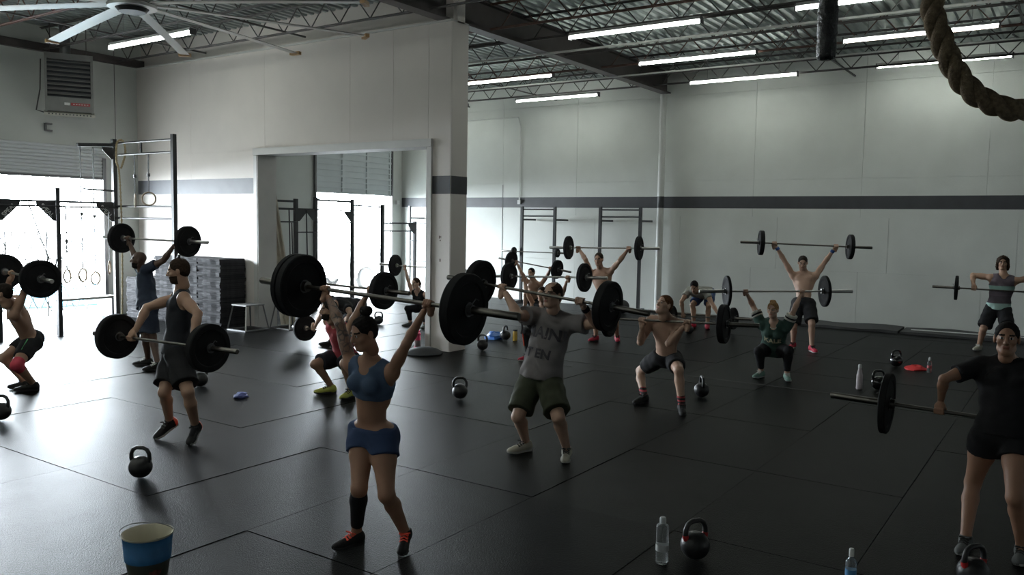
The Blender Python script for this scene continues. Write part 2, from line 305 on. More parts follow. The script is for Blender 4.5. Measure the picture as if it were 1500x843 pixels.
# joint positions in metres, one row list per person, in the order of CENTRE_ROWS, then LIMB_ROWS for each side
CENTRE_ROWS = ('pelvis', 'neck', 'head', 'face', 'bar0', 'bar1')
LIMB_ROWS = ('shoulder', 'elbow', 'wrist', 'grip', 'hip', 'knee', 'ankle', 'toe')
ROWS = {
  'w_blue': [(4.070, 3.900, 0.757), (4.002, 3.856, 1.294), (3.923, 3.842, 1.467), (-0.997, -0.075, -0.000), (4.011, 4.541, 1.732), (4.087, 3.145, 1.662), (3.997, 4.036, 1.234), (3.952, 4.093, 1.503), (4.008, 4.261, 1.670), (4.024, 4.310, 1.721), (4.063, 3.983, 0.761), (3.882, 3.840, 0.438), (3.980, 3.960, 0.090), (3.800, 4.000, 0.030), (4.026, 3.688, 1.210), (3.966, 3.513, 1.418), (4.089, 3.472, 1.624), (4.072, 3.424, 1.676), (4.077, 3.816, 0.754), (3.949, 3.658, 0.413), (4.150, 3.670, 0.090), (3.980, 3.560, 0.030)],
  'm_tank': [(4.912, 7.386, 0.835), (4.988, 7.396, 1.479), (4.922, 7.346, 1.674), (-0.901, 0.434, -0.000), (4.642, 7.965, 0.996), (4.695, 6.565, 1.010), (5.062, 7.570, 1.386), (4.847, 7.769, 1.286), (4.695, 7.733, 1.066), (4.651, 7.727, 0.998), (4.953, 7.470, 0.832), (4.723, 7.302, 0.495), (4.890, 7.480, 0.150), (4.690, 7.470, 0.030), (4.896, 7.219, 1.411), (4.852, 6.939, 1.285), (4.724, 6.836, 1.071), (4.686, 6.803, 1.008), (4.872, 7.301, 0.839), (4.777, 7.002, 0.529), (4.930, 7.110, 0.150), (4.690, 6.940, 0.030)],
  'm_navy': [(7.019, 11.239, 0.875), (7.108, 11.451, 1.432), (6.971, 11.366, 1.571), (-0.901, 0.434, -0.000), (7.120, 12.050, 1.872), (7.305, 10.663, 1.855), (7.175, 11.584, 1.284), (7.158, 11.738, 1.560), (7.143, 11.872, 1.800), (7.138, 11.912, 1.871), (7.059, 11.321, 0.854), (6.933, 11.183, 0.454), (7.080, 11.340, 0.090), (6.974, 11.446, 0.030), (7.016, 11.261, 1.431), (7.136, 11.011, 1.569), (7.245, 10.905, 1.792), (7.277, 10.871, 1.858), (6.979, 11.157, 0.896), (7.019, 11.120, 0.458), (6.960, 10.920, 0.090), (6.811, 10.937, 0.030)],
  'm_left': [(5.229, 10.931, 0.604), (4.963, 10.819, 1.126), (4.817, 10.732, 1.249), (-0.812, 0.584, -0.000), (5.158, 11.437, 1.468), (4.930, 10.056, 1.453), (5.083, 10.989, 1.132), (5.103, 11.294, 1.145), (5.110, 11.194, 1.392), (5.113, 11.161, 1.465), (5.277, 11.008, 0.626), (4.894, 10.942, 0.428), (5.140, 10.940, 0.090), (5.054, 11.063, 0.030), (4.915, 10.679, 0.979), (5.014, 10.618, 1.263), (4.983, 10.398, 1.410), (4.976, 10.332, 1.456), (5.182, 10.855, 0.582), (4.889, 10.613, 0.368), (5.160, 10.770, 0.090), (5.016, 10.812, 0.030)],
  'm_red': [(7.521, 7.689, 0.442), (7.250, 7.566, 0.958), (7.102, 7.553, 1.106), (-0.983, 0.186, -0.000), (7.285, 8.246, 1.412), (7.322, 6.847, 1.370), (7.297, 7.768, 0.939), (7.473, 7.953, 1.108), (7.334, 7.962, 1.335), (7.292, 7.966, 1.403), (7.532, 7.779, 0.456), (7.098, 7.791, 0.408), (7.370, 7.790, 0.090), (7.240, 7.865, 0.030), (7.275, 7.397, 0.839), (7.347, 7.281, 1.113), (7.323, 7.108, 1.315), (7.317, 7.057, 1.376), (7.511, 7.598, 0.428), (7.162, 7.339, 0.457), (7.350, 7.410, 0.090), (7.202, 7.388, 0.030)],
  'w_door': [(13.370, 11.334, 0.365), (13.083, 11.280, 0.774), (12.986, 11.252, 0.936), (-1.000, 0.012, -0.000), (13.072, 11.897, 1.271), (13.286, 10.514, 1.239), (13.115, 11.461, 0.731), (13.039, 11.516, 0.994), (13.093, 11.628, 1.202), (13.108, 11.662, 1.265), (13.368, 11.419, 0.370), (12.975, 11.468, 0.397), (13.180, 11.560, 0.090), (13.039, 11.611, 0.030), (13.134, 11.114, 0.698), (13.189, 10.940, 0.958), (13.237, 10.789, 1.185), (13.250, 10.749, 1.244), (13.372, 11.250, 0.360), (13.041, 11.057, 0.461), (13.110, 11.110, 0.090), (12.968, 11.062, 0.030)],
  'm_bent': [(10.408, 10.341, 0.698), (9.827, 10.272, 0.815), (9.625, 10.252, 0.762), (-0.758, 0.652, -0.000), (9.882, 11.086, 0.314), (9.634, 9.709, 0.366), (9.891, 10.469, 0.838), (9.774, 10.582, 0.579), (9.820, 10.758, 0.384), (9.832, 10.810, 0.324), (10.436, 10.428, 0.708), (10.101, 10.570, 0.469), (10.150, 10.740, 0.090), (10.075, 10.870, 0.030), (9.920, 10.094, 0.760), (9.748, 9.856, 0.671), (9.698, 9.955, 0.429), (9.683, 9.984, 0.355), (10.380, 10.253, 0.687), (10.006, 10.254, 0.462), (10.100, 10.420, 0.090), (9.960, 10.475, 0.030)],
  'm_grey': [(6.651, 4.189, 0.725), (6.767, 4.125, 1.363), (6.659, 4.083, 1.534), (-0.992, -0.127, -0.000), (6.491, 4.805, 1.613), (6.495, 3.411, 1.484), (6.733, 4.321, 1.307), (6.432, 4.313, 1.339), (6.477, 4.488, 1.530), (6.491, 4.541, 1.588), (6.640, 4.279, 0.731), (6.367, 4.251, 0.399), (6.630, 4.330, 0.090), (6.460, 4.390, 0.030), (6.773, 3.945, 1.263), (6.748, 3.645, 1.283), (6.549, 3.680, 1.454), (6.494, 3.690, 1.510), (6.661, 4.098, 0.718), (6.439, 3.858, 0.438), (6.660, 3.890, 0.090), (6.460, 3.790, 0.030)],
  'w_orange': [(11.452, 7.176, 0.397), (11.306, 7.096, 0.928), (11.191, 7.053, 1.080), (-0.997, -0.075, -0.000), (11.332, 7.789, 1.321), (11.368, 6.390, 1.368), (11.306, 7.284, 0.878), (11.164, 7.335, 1.120), (11.299, 7.470, 1.280), (11.339, 7.509, 1.330), (11.444, 7.262, 0.403), (11.043, 7.245, 0.470), (11.130, 7.260, 0.090), (10.985, 7.299, 0.030), (11.345, 6.930, 0.835), (11.447, 6.825, 1.080), (11.379, 6.715, 1.293), (11.360, 6.684, 1.358), (11.460, 7.091, 0.391), (11.174, 6.802, 0.376), (11.380, 6.970, 0.090), (11.243, 6.910, 0.030)],
  'm_back': [(17.108, 10.995, 0.274), (16.917, 10.904, 0.824), (16.824, 10.926, 1.009), (-1.000, -0.005, -0.000), (16.987, 11.622, 1.273), (16.883, 10.234, 1.120), (16.932, 11.104, 0.778), (16.834, 11.236, 1.032), (16.943, 11.405, 1.202), (16.975, 11.455, 1.255), (17.104, 11.086, 0.282), (16.737, 11.013, 0.495), (16.790, 11.080, 0.090), (16.648, 11.129, 0.030), (16.953, 10.728, 0.723), (17.109, 10.631, 0.963), (16.946, 10.474, 1.099), (16.897, 10.428, 1.142), (17.111, 10.904, 0.266), (16.875, 10.559, 0.372), (17.070, 10.790, 0.090), (16.929, 10.740, 0.030)],
  'm_redshoe': [(13.972, 7.398, 0.734), (13.951, 7.507, 1.372), (13.836, 7.479, 1.549), (-0.977, -0.213, -0.000), (13.896, 8.173, 1.744), (14.114, 6.790, 1.771), (13.913, 7.680, 1.259), (13.787, 7.736, 1.537), (13.896, 7.923, 1.699), (13.927, 7.979, 1.748), (13.952, 7.489, 0.724), (13.620, 7.393, 0.450), (13.820, 7.490, 0.090), (13.671, 7.508, 0.030), (13.995, 7.306, 1.326), (13.918, 7.086, 1.529), (14.110, 7.036, 1.712), (14.083, 6.983, 1.767), (13.992, 7.307, 0.743), (13.821, 7.086, 0.403), (14.090, 7.180, 0.090), (13.962, 7.101, 0.030)],
  'm_squat': [(9.480, 4.149, 0.563), (9.264, 4.063, 1.112), (9.121, 4.040, 1.264), (-0.987, -0.162, -0.000), (9.053, 4.732, 1.053), (9.213, 3.341, 1.086), (9.256, 4.263, 1.053), (9.224, 4.384, 0.774), (9.087, 4.297, 0.986), (9.101, 4.314, 1.063), (9.464, 4.240, 0.567), (9.643, 4.569, 0.344), (9.370, 4.380, 0.090), (9.222, 4.406, 0.030), (9.331, 3.887, 1.023), (9.129, 3.973, 0.810), (9.136, 3.803, 1.015), (9.165, 3.758, 1.076), (9.497, 4.058, 0.559), (9.127, 3.834, 0.505), (9.150, 3.790, 0.090), (9.018, 3.718, 0.030)],
  'w_kale': [(12.289, 3.683, 0.391), (11.988, 3.600, 0.851), (11.900, 3.600, 1.026), (-0.994, -0.110, -0.000), (11.638, 4.188, 1.270), (12.413, 3.022, 1.295), (12.000, 3.788, 0.803), (12.016, 3.926, 1.052), (11.837, 3.956, 1.223), (11.785, 3.966, 1.275), (12.277, 3.768, 0.395), (11.871, 3.769, 0.412), (12.090, 3.790, 0.090), (11.944, 3.824, 0.030), (12.057, 3.435, 0.776), (12.031, 3.333, 1.042), (12.189, 3.300, 1.231), (12.235, 3.290, 1.289), (12.301, 3.598, 0.387), (11.969, 3.371, 0.451), (12.110, 3.420, 0.090), (11.975, 3.355, 0.030)],
  'm_deadlift': [(17.339, 6.712, 0.741), (16.755, 6.714, 0.820), (16.584, 6.679, 0.933), (-0.997, -0.075, -0.000), (16.752, 7.237, 0.256), (16.653, 5.841, 0.315), (16.834, 6.904, 0.808), (16.630, 6.974, 0.595), (16.711, 6.963, 0.344), (16.732, 6.958, 0.268), (17.337, 6.803, 0.741), (16.983, 6.866, 0.502), (16.990, 6.830, 0.090), (16.845, 6.869, 0.030), (16.833, 6.523, 0.812), (16.758, 6.334, 0.572), (16.692, 6.168, 0.363), (16.673, 6.120, 0.303), (17.342, 6.620, 0.742), (17.004, 6.512, 0.497), (17.070, 6.550, 0.090), (16.933, 6.490, 0.030)],
  'm_far': [(15.372, 4.101, 0.835), (15.555, 4.163, 1.406), (15.423, 4.159, 1.572), (-0.949, -0.314, -0.000), (15.155, 4.845, 1.914), (15.832, 3.441, 1.872), (15.470, 4.339, 1.329), (15.369, 4.478, 1.602), (15.281, 4.600, 1.839), (15.256, 4.635, 1.908), (15.343, 4.190, 0.835), (15.180, 4.205, 0.425), (15.430, 4.270, 0.090), (15.280, 4.273, 0.030), (15.592, 3.970, 1.330), (15.728, 3.851, 1.581), (15.724, 3.708, 1.810), (15.724, 3.665, 1.879), (15.401, 4.012, 0.835), (15.138, 3.879, 0.507), (15.210, 3.880, 0.090), (15.091, 3.788, 0.030)],
  'm_stripe': [(17.476, 1.201, 0.785), (17.508, 1.144, 1.412), (17.513, 1.173, 1.622), (-0.997, -0.075, -0.000), (17.294, 1.873, 1.143), (17.386, 0.473, 1.122), (17.490, 1.344, 1.350), (17.559, 1.644, 1.382), (17.360, 1.609, 1.202), (17.313, 1.593, 1.139), (17.470, 1.294, 0.790), (17.255, 1.398, 0.420), (17.510, 1.470, 0.090), (17.365, 1.509, 0.030), (17.517, 0.958, 1.313), (17.584, 0.663, 1.379), (17.394, 0.729, 1.199), (17.367, 0.753, 1.126), (17.483, 1.108, 0.780), (17.160, 1.019, 0.494), (17.280, 0.980, 0.090), (17.143, 0.920, 0.030)],
  'w_dark': [(6.517, 0.377, 0.802), (6.745, 0.379, 1.309), (6.627, 0.392, 1.465), (-0.994, -0.110, -0.000), (6.610, 1.129, 0.914), (6.612, -0.270, 0.878), (6.698, 0.557, 1.248), (6.511, 0.752, 1.155), (6.662, 0.780, 0.959), (6.610, 0.780, 0.905), (6.509, 0.463, 0.804), (6.631, 0.543, 0.424), (6.430, 0.550, 0.090), (6.310, 0.560, 0.030), (6.731, 0.200, 1.234), (6.843, -0.019, 1.089), (6.661, 0.053, 0.935), (6.611, 0.080, 0.887), (6.526, 0.291, 0.800), (6.319, 0.271, 0.450), (6.460, 0.220, 0.090), (6.270, 0.230, 0.030)],
}
PEOPLE = {}
for _key, _rows in ROWS.items():
    _j = dict(zip(CENTRE_ROWS, _rows[:6]))
    for _i, _side in enumerate('LR'):
        for _k, _joint in enumerate(LIMB_ROWS): _j[_joint, _side] = _rows[6+8*_i+_k]
    PEOPLE[_key] = _j

# ================================================================== FIGURES: smooth implicit bodies meshed to one continuous surface
f32 = np.float32
def A3(v): return np.array(v, dtype=np.float64)
def unit(v): v = A3(v); return v/max(np.linalg.norm(v), 1e-9)
def RC(a, b, r1, r2, k=.025): return ('rc', A3(a), A3(b), r1, r2, k)            # round cone
def EL(c, r, ax, k=.03): return ('el', A3(c), A3(r), np.array(ax, float), k)     # ellipsoid, ax rows = axes
def SP(c, r, k=.02): return ('rc', A3(c), A3(c)+A3((0, 0, 1e-4)), r, r, k)
def grow(prims, e):
    out = []
    for p in prims:
        if p[0] == 'rc': out.append(('rc', p[1], p[2], p[3]+e, p[4]+e, p[5]))
        else: out.append(('el', p[1], p[2]+e, p[3], p[4]))
    return out
def sd_prim(p, X, Y, Z):
    if p[0] == 'rc':
        a, b, r1, r2 = p[1], p[2], p[3], p[4]; ba = b-a; l2 = float(ba@ba)
        px, py, pz = X-f32(a[0]), Y-f32(a[1]), Z-f32(a[2])
        t = np.clip((px*f32(ba[0])+py*f32(ba[1])+pz*f32(ba[2]))/f32(l2), 0, 1)
        d = np.sqrt((px-t*f32(ba[0]))**2+(py-t*f32(ba[1]))**2+(pz-t*f32(ba[2]))**2)
        return d-(f32(r1)+t*f32(r2-r1))
    c, r, ax = p[1], p[2], p[3]
    px, py, pz = X-f32(c[0]), Y-f32(c[1]), Z-f32(c[2])
    q = [px*f32(ax[i][0])+py*f32(ax[i][1])+pz*f32(ax[i][2]) for i in range(3)]
    k0 = np.sqrt(sum((q[i]/f32(r[i]))**2 for i in range(3))); k1 = np.sqrt(sum((q[i]/f32(r[i]**2))**2 for i in range(3)))+f32(1e-6)
    return k0*(k0-1)/k1
def bbox_prim(p):
    if p[0] == 'rc': r = max(p[3], p[4]); return np.minimum(p[1], p[2])-r, np.maximum(p[1], p[2])+r
    r = np.abs(p[3].T) @ p[2]; return p[1]-r, p[1]+r
def field(prims, h, cuts=(), pad=.03):
    bb = [bbox_prim(p) for p in prims]; lo = np.min([b[0] for b in bb], 0)-pad; hi = np.max([b[1] for b in bb], 0)+pad
    n = np.ceil((hi-lo)/h).astype(int)+1
    F = np.full(n, .06, f32)
    ax = [lo[i]+h*np.arange(n[i]) for i in range(3)]
    for p, (b0, b1) in zip(prims, bb):
        k = p[5] if p[0] == 'rc' else p[4]; mg = max(k, .01)+2*h
        i0 = np.clip(np.floor((b0-mg-lo)/h).astype(int), 0, n-1); i1 = np.clip(np.ceil((b1+mg-lo)/h).astype(int)+1, 1, n)
        s = tuple(slice(i0[j], i1[j]) for j in range(3))
        X, Y, Z = (ax[0][s[0]].astype(f32)[:, None, None], ax[1][s[1]].astype(f32)[None, :, None], ax[2][s[2]].astype(f32)[None, None, :])
        d = sd_prim(p, X, Y, Z); f = F[s]
        hh = np.maximum(f32(k)-np.abs(f-d), 0)/f32(k)
        F[s] = np.minimum(f, d)-hh*hh*f32(k*.25)
    if cuts:
        X, Y, Z = ax[0].astype(f32)[:, None, None], ax[1].astype(f32)[None, :, None], ax[2].astype(f32)[None, None, :]
        for c in cuts: F = np.maximum(F, c(X, Y, Z).astype(f32))
    return F, lo, h
def plane(pt, nrm):                                     # keeps the side the normal points away from
    pt = A3(pt); nrm = unit(nrm)
    return lambda X, Y, Z: (X-pt[0])*nrm[0]+(Y-pt[1])*nrm[1]+(Z-pt[2])*nrm[2]
def hole(p, k=0): return lambda X, Y, Z: -sd_prim(p, X+0*Y+0*Z, Y+0*X+0*Z, Z+0*X+0*Y)
def nets(F, lo, h):
    S = F < 0
    c = [S[i:S.shape[0]-1+i, j:S.shape[1]-1+j, k:S.shape[2]-1+k] for i in (0, 1) for j in (0, 1) for k in (0, 1)]
    anyc = c[0].copy(); allc = c[0].copy()
    for q in c[1:]: anyc |= q; allc &= q
    act = anyc & ~allc; idx = np.argwhere(act); vid = np.full(act.shape, -1, np.int64); vid[act] = np.arange(len(idx))
    corners = np.array([(i, j, k) for i in (0, 1) for j in (0, 1) for k in (0, 1)])
    vals = np.stack([F[idx[:, 0]+o[0], idx[:, 1]+o[1], idx[:, 2]+o[2]] for o in corners], 1)
    acc = np.zeros((len(idx), 3)); cnt = np.zeros(len(idx))
    for a in range(8):
        for b in range(a+1, 8):
            if abs(corners[a]-corners[b]).sum() != 1: continue
            va, vb = vals[:, a], vals[:, b]; m = (va < 0) != (vb < 0)
            t = np.where(m, va/np.where(m, va-vb, 1), 0)[:, None]
            acc += np.where(m[:, None], corners[a]+(corners[b]-corners[a])*t, 0); cnt += m
    V = (idx+acc/np.maximum(cnt, 1)[:, None])*h+lo
    quads = []
    for axn in range(3):
        u, v = [(1, 2), (2, 0), (0, 1)][axn]
        sl0 = [slice(None)]*3; sl1 = [slice(None)]*3; sl0[axn] = slice(0, -1); sl1[axn] = slice(1, None)
        s0, s1 = S[tuple(sl0)], S[tuple(sl1)]; e = np.argwhere(s0 != s1)
        e = e[(e[:, u] > 0) & (e[:, v] > 0) & (e[:, u] < act.shape[u]) & (e[:, v] < act.shape[v])]
        if not len(e): continue
        def cell(du, dv): q = e.copy(); q[:, u] -= du; q[:, v] -= dv; return vid[q[:, 0], q[:, 1], q[:, 2]]
        Q = np.stack([cell(0, 0), cell(1, 0), cell(1, 1), cell(0, 1)], 1)
        flip = ~s0[e[:, 0], e[:, 1], e[:, 2]]
        Q[flip] = Q[flip][:, ::-1]; quads.append(Q)
    return V, np.concatenate(quads)
def smooth_v(V, Q, it=1, lam=.5):
    for _ in range(it):
        a = np.zeros_like(V); c = np.zeros(len(V))
        for i in range(4):
            np.add.at(a, Q[:, i], V[Q[:, (i+1) % 4]]); np.add.at(c, Q[:, i], 1)
            np.add.at(a, Q[:, i], V[Q[:, (i+3) % 4]]); np.add.at(c, Q[:, i], 1)
        V = V+lam*(a/np.maximum(c, 1)[:, None]-V)
    return V
def surf(prims, h, cuts=(), it=1):
    V, Q = nets(*field(prims, h, cuts)); return smooth_v(V, Q, it), Q
def np_mesh(name, V, Q, mats_, midx=None):
    me = bpy.data.meshes.new(name); me.vertices.add(len(V)); me.vertices.foreach_set('co', V.astype(f32).ravel())
    me.loops.add(len(Q)*4); me.loops.foreach_set('vertex_index', Q.astype(np.int32).ravel())
    me.polygons.add(len(Q)); me.polygons.foreach_set('loop_start', np.arange(0, len(Q)*4, 4, dtype=np.int32))
    me.polygons.foreach_set('use_smooth', np.ones(len(Q), bool))
    for m in mats_: me.materials.append(m)
    if midx is not None: me.polygons.foreach_set('material_index', midx.astype(np.int32))
    me.update(calc_edges=True); me.validate(); return me
I3 = np.eye(3)

# ---- canonical head: x = side, y = face, z = up, origin in the middle of the head, for a 1.75 m person
def head_prims(female=False):
    j = .92 if female else 1.0
    P = [EL((0, -.012, .032), (.074, .092, .086), I3, .02), EL((0, .022, -.042), (.058*j, .066, .082), I3, .03),
         EL((0, .058, -.096), (.028*j, .026, .022), I3, .025), RC((-.044*j, -.002, -.075), (-.018*j, .052, -.098), .022, .02, .02), RC((.044*j, -.002, -.075), (.018*j, .052, -.098), .022, .02, .02),
         RC((-.032, .074, .020), (.032, .074, .020), .013, .013, .018), EL((-.042, .056, -.026), (.022, .022, .02), I3, .02), EL((.042, .056, -.026), (.022, .022, .02), I3, .02),
         RC((0, .088, .008), (0, .105, -.030), .008, .0125, .012), SP((-.011, .094, -.034), .009, .008), SP((.011, .094, -.034), .009, .008),
         RC((-.017, .082, -.058), (.017, .082, -.058), .009, .009, .006), RC((-.015, .080, -.069), (.015, .080, -.069), .009, .009, .006),
         EL((-.077, -.008, -.008), (.010, .020, .033), I3, .008), EL((.077, -.008, -.008), (.010, .020, .033), I3, .008),
         RC((0, -.022, -.05), (0, -.035, -.14), .055*j, .054*j, .03)]
    return P
_heads = {}
def head_mesh(female, beard, res):
    key = (female, beard, res)
    if key in _heads: return _heads[key]
    F, lo, h = field(head_prims(female), res)
    n = F.shape; X, Y, Z = (lo[0]+h*np.arange(n[0]))[:, None, None], (lo[1]+h*np.arange(n[1]))[None, :, None], (lo[2]+h*np.arange(n[2]))[None, None, :]
    for s in (-1, 1):                                     # eye sockets, then eyeballs
        d = np.sqrt((X-s*.030)**2+(Y-.098)**2+((Z-.003)*1.3)**2)-.0165; hh = np.maximum(.012-np.abs(F+d), 0)/.012
        F = np.maximum(F, -d)+hh*hh*.003
        F = np.minimum(F, np.sqrt((X-s*.030)**2+(Y-.077)**2+(Z-.003)**2)-.0125)
    V, Q = nets(F.astype(f32), lo, h); V = smooth_v(V, Q, 1, .35)
    C = V[Q].mean(1); mi = np.zeros(len(Q), int); x, y, z = C[:, 0], C[:, 1], C[:, 2]; ax = np.abs(x)
    mi[(ax > .014) & (ax < .050) & (y > .055) & (np.abs(z-(.026-.10*(ax-.03)**2/.03)) < .0055)] = 1     # brows
    mi[(ax < .021) & (y > .074) & (z < -.053) & (z > -.075)] = 2                                        # lips
    ed = np.sqrt((ax-.030)**2+(y-.077)**2+(z-.003)**2); eye = (ed < .0138) & (y > .080) & (np.abs(z-.003) < .008); mi[eye] = 3
    mi[eye & (np.abs(ax-.030) < .0055)] = 4
    if beard: mi[(z < -.046-.35*np.maximum(0, .03-y)*0-.25*np.clip(y-.075, 0, 1)) & (z > -.125) & (y > .008+.3*(z+.04)*0) & (mi == 0) & ~((ax < .016) & (y > .092))] = 1
    _heads[key] = (V, Q, mi); return _heads[key]
# ---- canonical fist around a bar lying along x; wrist on -z, knuckles on -y, fingertips on +y, thumb on -x
def grip_prims():
    P = [EL((0, -.020, -.030), (.042, .020, .045), I3, .012), RC((0, -.010, -.085), (0, -.018, -.045), .026, .026, .02)]
    for i, (x, l) in enumerate(((-.030, .95), (-.010, 1.05), (.010, 1.0), (.029, .85))):
        a, b, c, d = (x, -.030, .004), (x*1.02, -.006, .0265*l), (x*1.02, .0235*l, .008), (x, .018, -.016*l)
        P += [RC(a, b, .0105, .010, .005), RC(b, c, .0098, .0092, .003), RC(c, d, .0092, .008, .003)]
    P += [RC((-.030, -.018, -.048), (-.044, .006, -.022), .014, .0115, .008), RC((-.044, .006, -.022), (-.024, .025, -.012), .0112, .0098, .003), RC((-.024, .025, -.012), (-.004, .027, -.004), .0098, .0085, .003)]
    return P
GRIP = surf(grip_prims(), .0048, it=1)
# ---- canonical shoe: toe on +y, ankle above origin (sole on z = 0)
SHOE_UP = surf([EL((0, -.045, .045), (.036, .044, .042), I3, .02), RC((0, -.035, .062), (0, .095, .040), .046, .036, .03), EL((.003, .135, .033), (.043, .062, .032), I3, .03), RC((0, -.03, .06), (0, -.022, .115), .046, .045, .02)], .006,
               cuts=[plane((0, 0, .014), (0, 0, -1)), plane((0, -.025, .112), (0, -.10, 1)), hole(RC((0, -.026, .125), (0, -.026, .2), .030, .034))], it=1)
def shoe_sole():
    mb_ = MB(); out = []
    for y, wl, wr_ in ((-.088, .012, .012), (-.075, .030, .030), (-.04, .036, .036), (.02, .034, .034), (.07, .040, .036), (.12, .045, .040), (.165, .038, .032), (.192, .018, .016)): out.append((y, wl, wr_))
    pts = [(-a[1], a[0]) for a in out]+[(a[2], a[0]) for a in reversed(out)]
    n_ = len(pts); zt = lambda y: .020+.006*max(0, -y/.088)+.010*max(0, (y-.14)/.05)
    vs_ = [(x*.97, y*.985, .004+.012*max(0, (y-.12)/.07)) for x, y in pts]+[(x*1.03, y*1.01, zt(y)+.004) for x, y in pts]
    return mb_.add(vs_, [tuple(range(n_-1, -1, -1)), tuple(range(n_, 2*n_))]+[(i, (i+1) % n_, n_+(i+1) % n_, n_+i) for i in range(n_)])
def shoe_laces():
    l = MB()
    for k in range(4):
        y = .028+k*.024; z = .103-k*.0105
        l.tube([(-.030, y-.006, z-.016), (0, y, z), (.030, y+.006, z-.016)], .0065, 6); l.tube([(.030, y-.006, z-.016), (0, y, z+.001), (-.030, y+.006, z-.016)], .006, 6)
    l.tube([(-.002, .03, .106), (-.034, .045, .116), (-.042, .018, .104), (-.004, .028, .106)], .0055, 6).tube([(.002, .03, .106), (.034, .05, .114), (.042, .024, .102), (.004, .028, .106)], .0055, 6)
    return l
SOLE = shoe_sole(); LACES = shoe_laces()
def frame(xa, ya, za): return np.stack([A3(xa), A3(ya), A3(za)], 1)     # columns

SKIN = {}
def skin(name, col):
    m = mat('skin_'+name, col, .48, var=.06, vscale=7, spec=.4, bump=.03, bscale=140)
    m.node_tree.nodes['Principled BSDF'].inputs['Subsurface Weight'].default_value = .0
    return m
def cloth(name, col, rough=.85, var=.10, vs=14): return mat('cloth_'+name, col, rough, var=var, vscale=vs, bump=.25, bscale=220, spec=.2)
M_EYE = mat('eye_white', (.62, .60, .57), .3); M_IRIS = mat('dark_iris', (.02, .015, .012), .25)

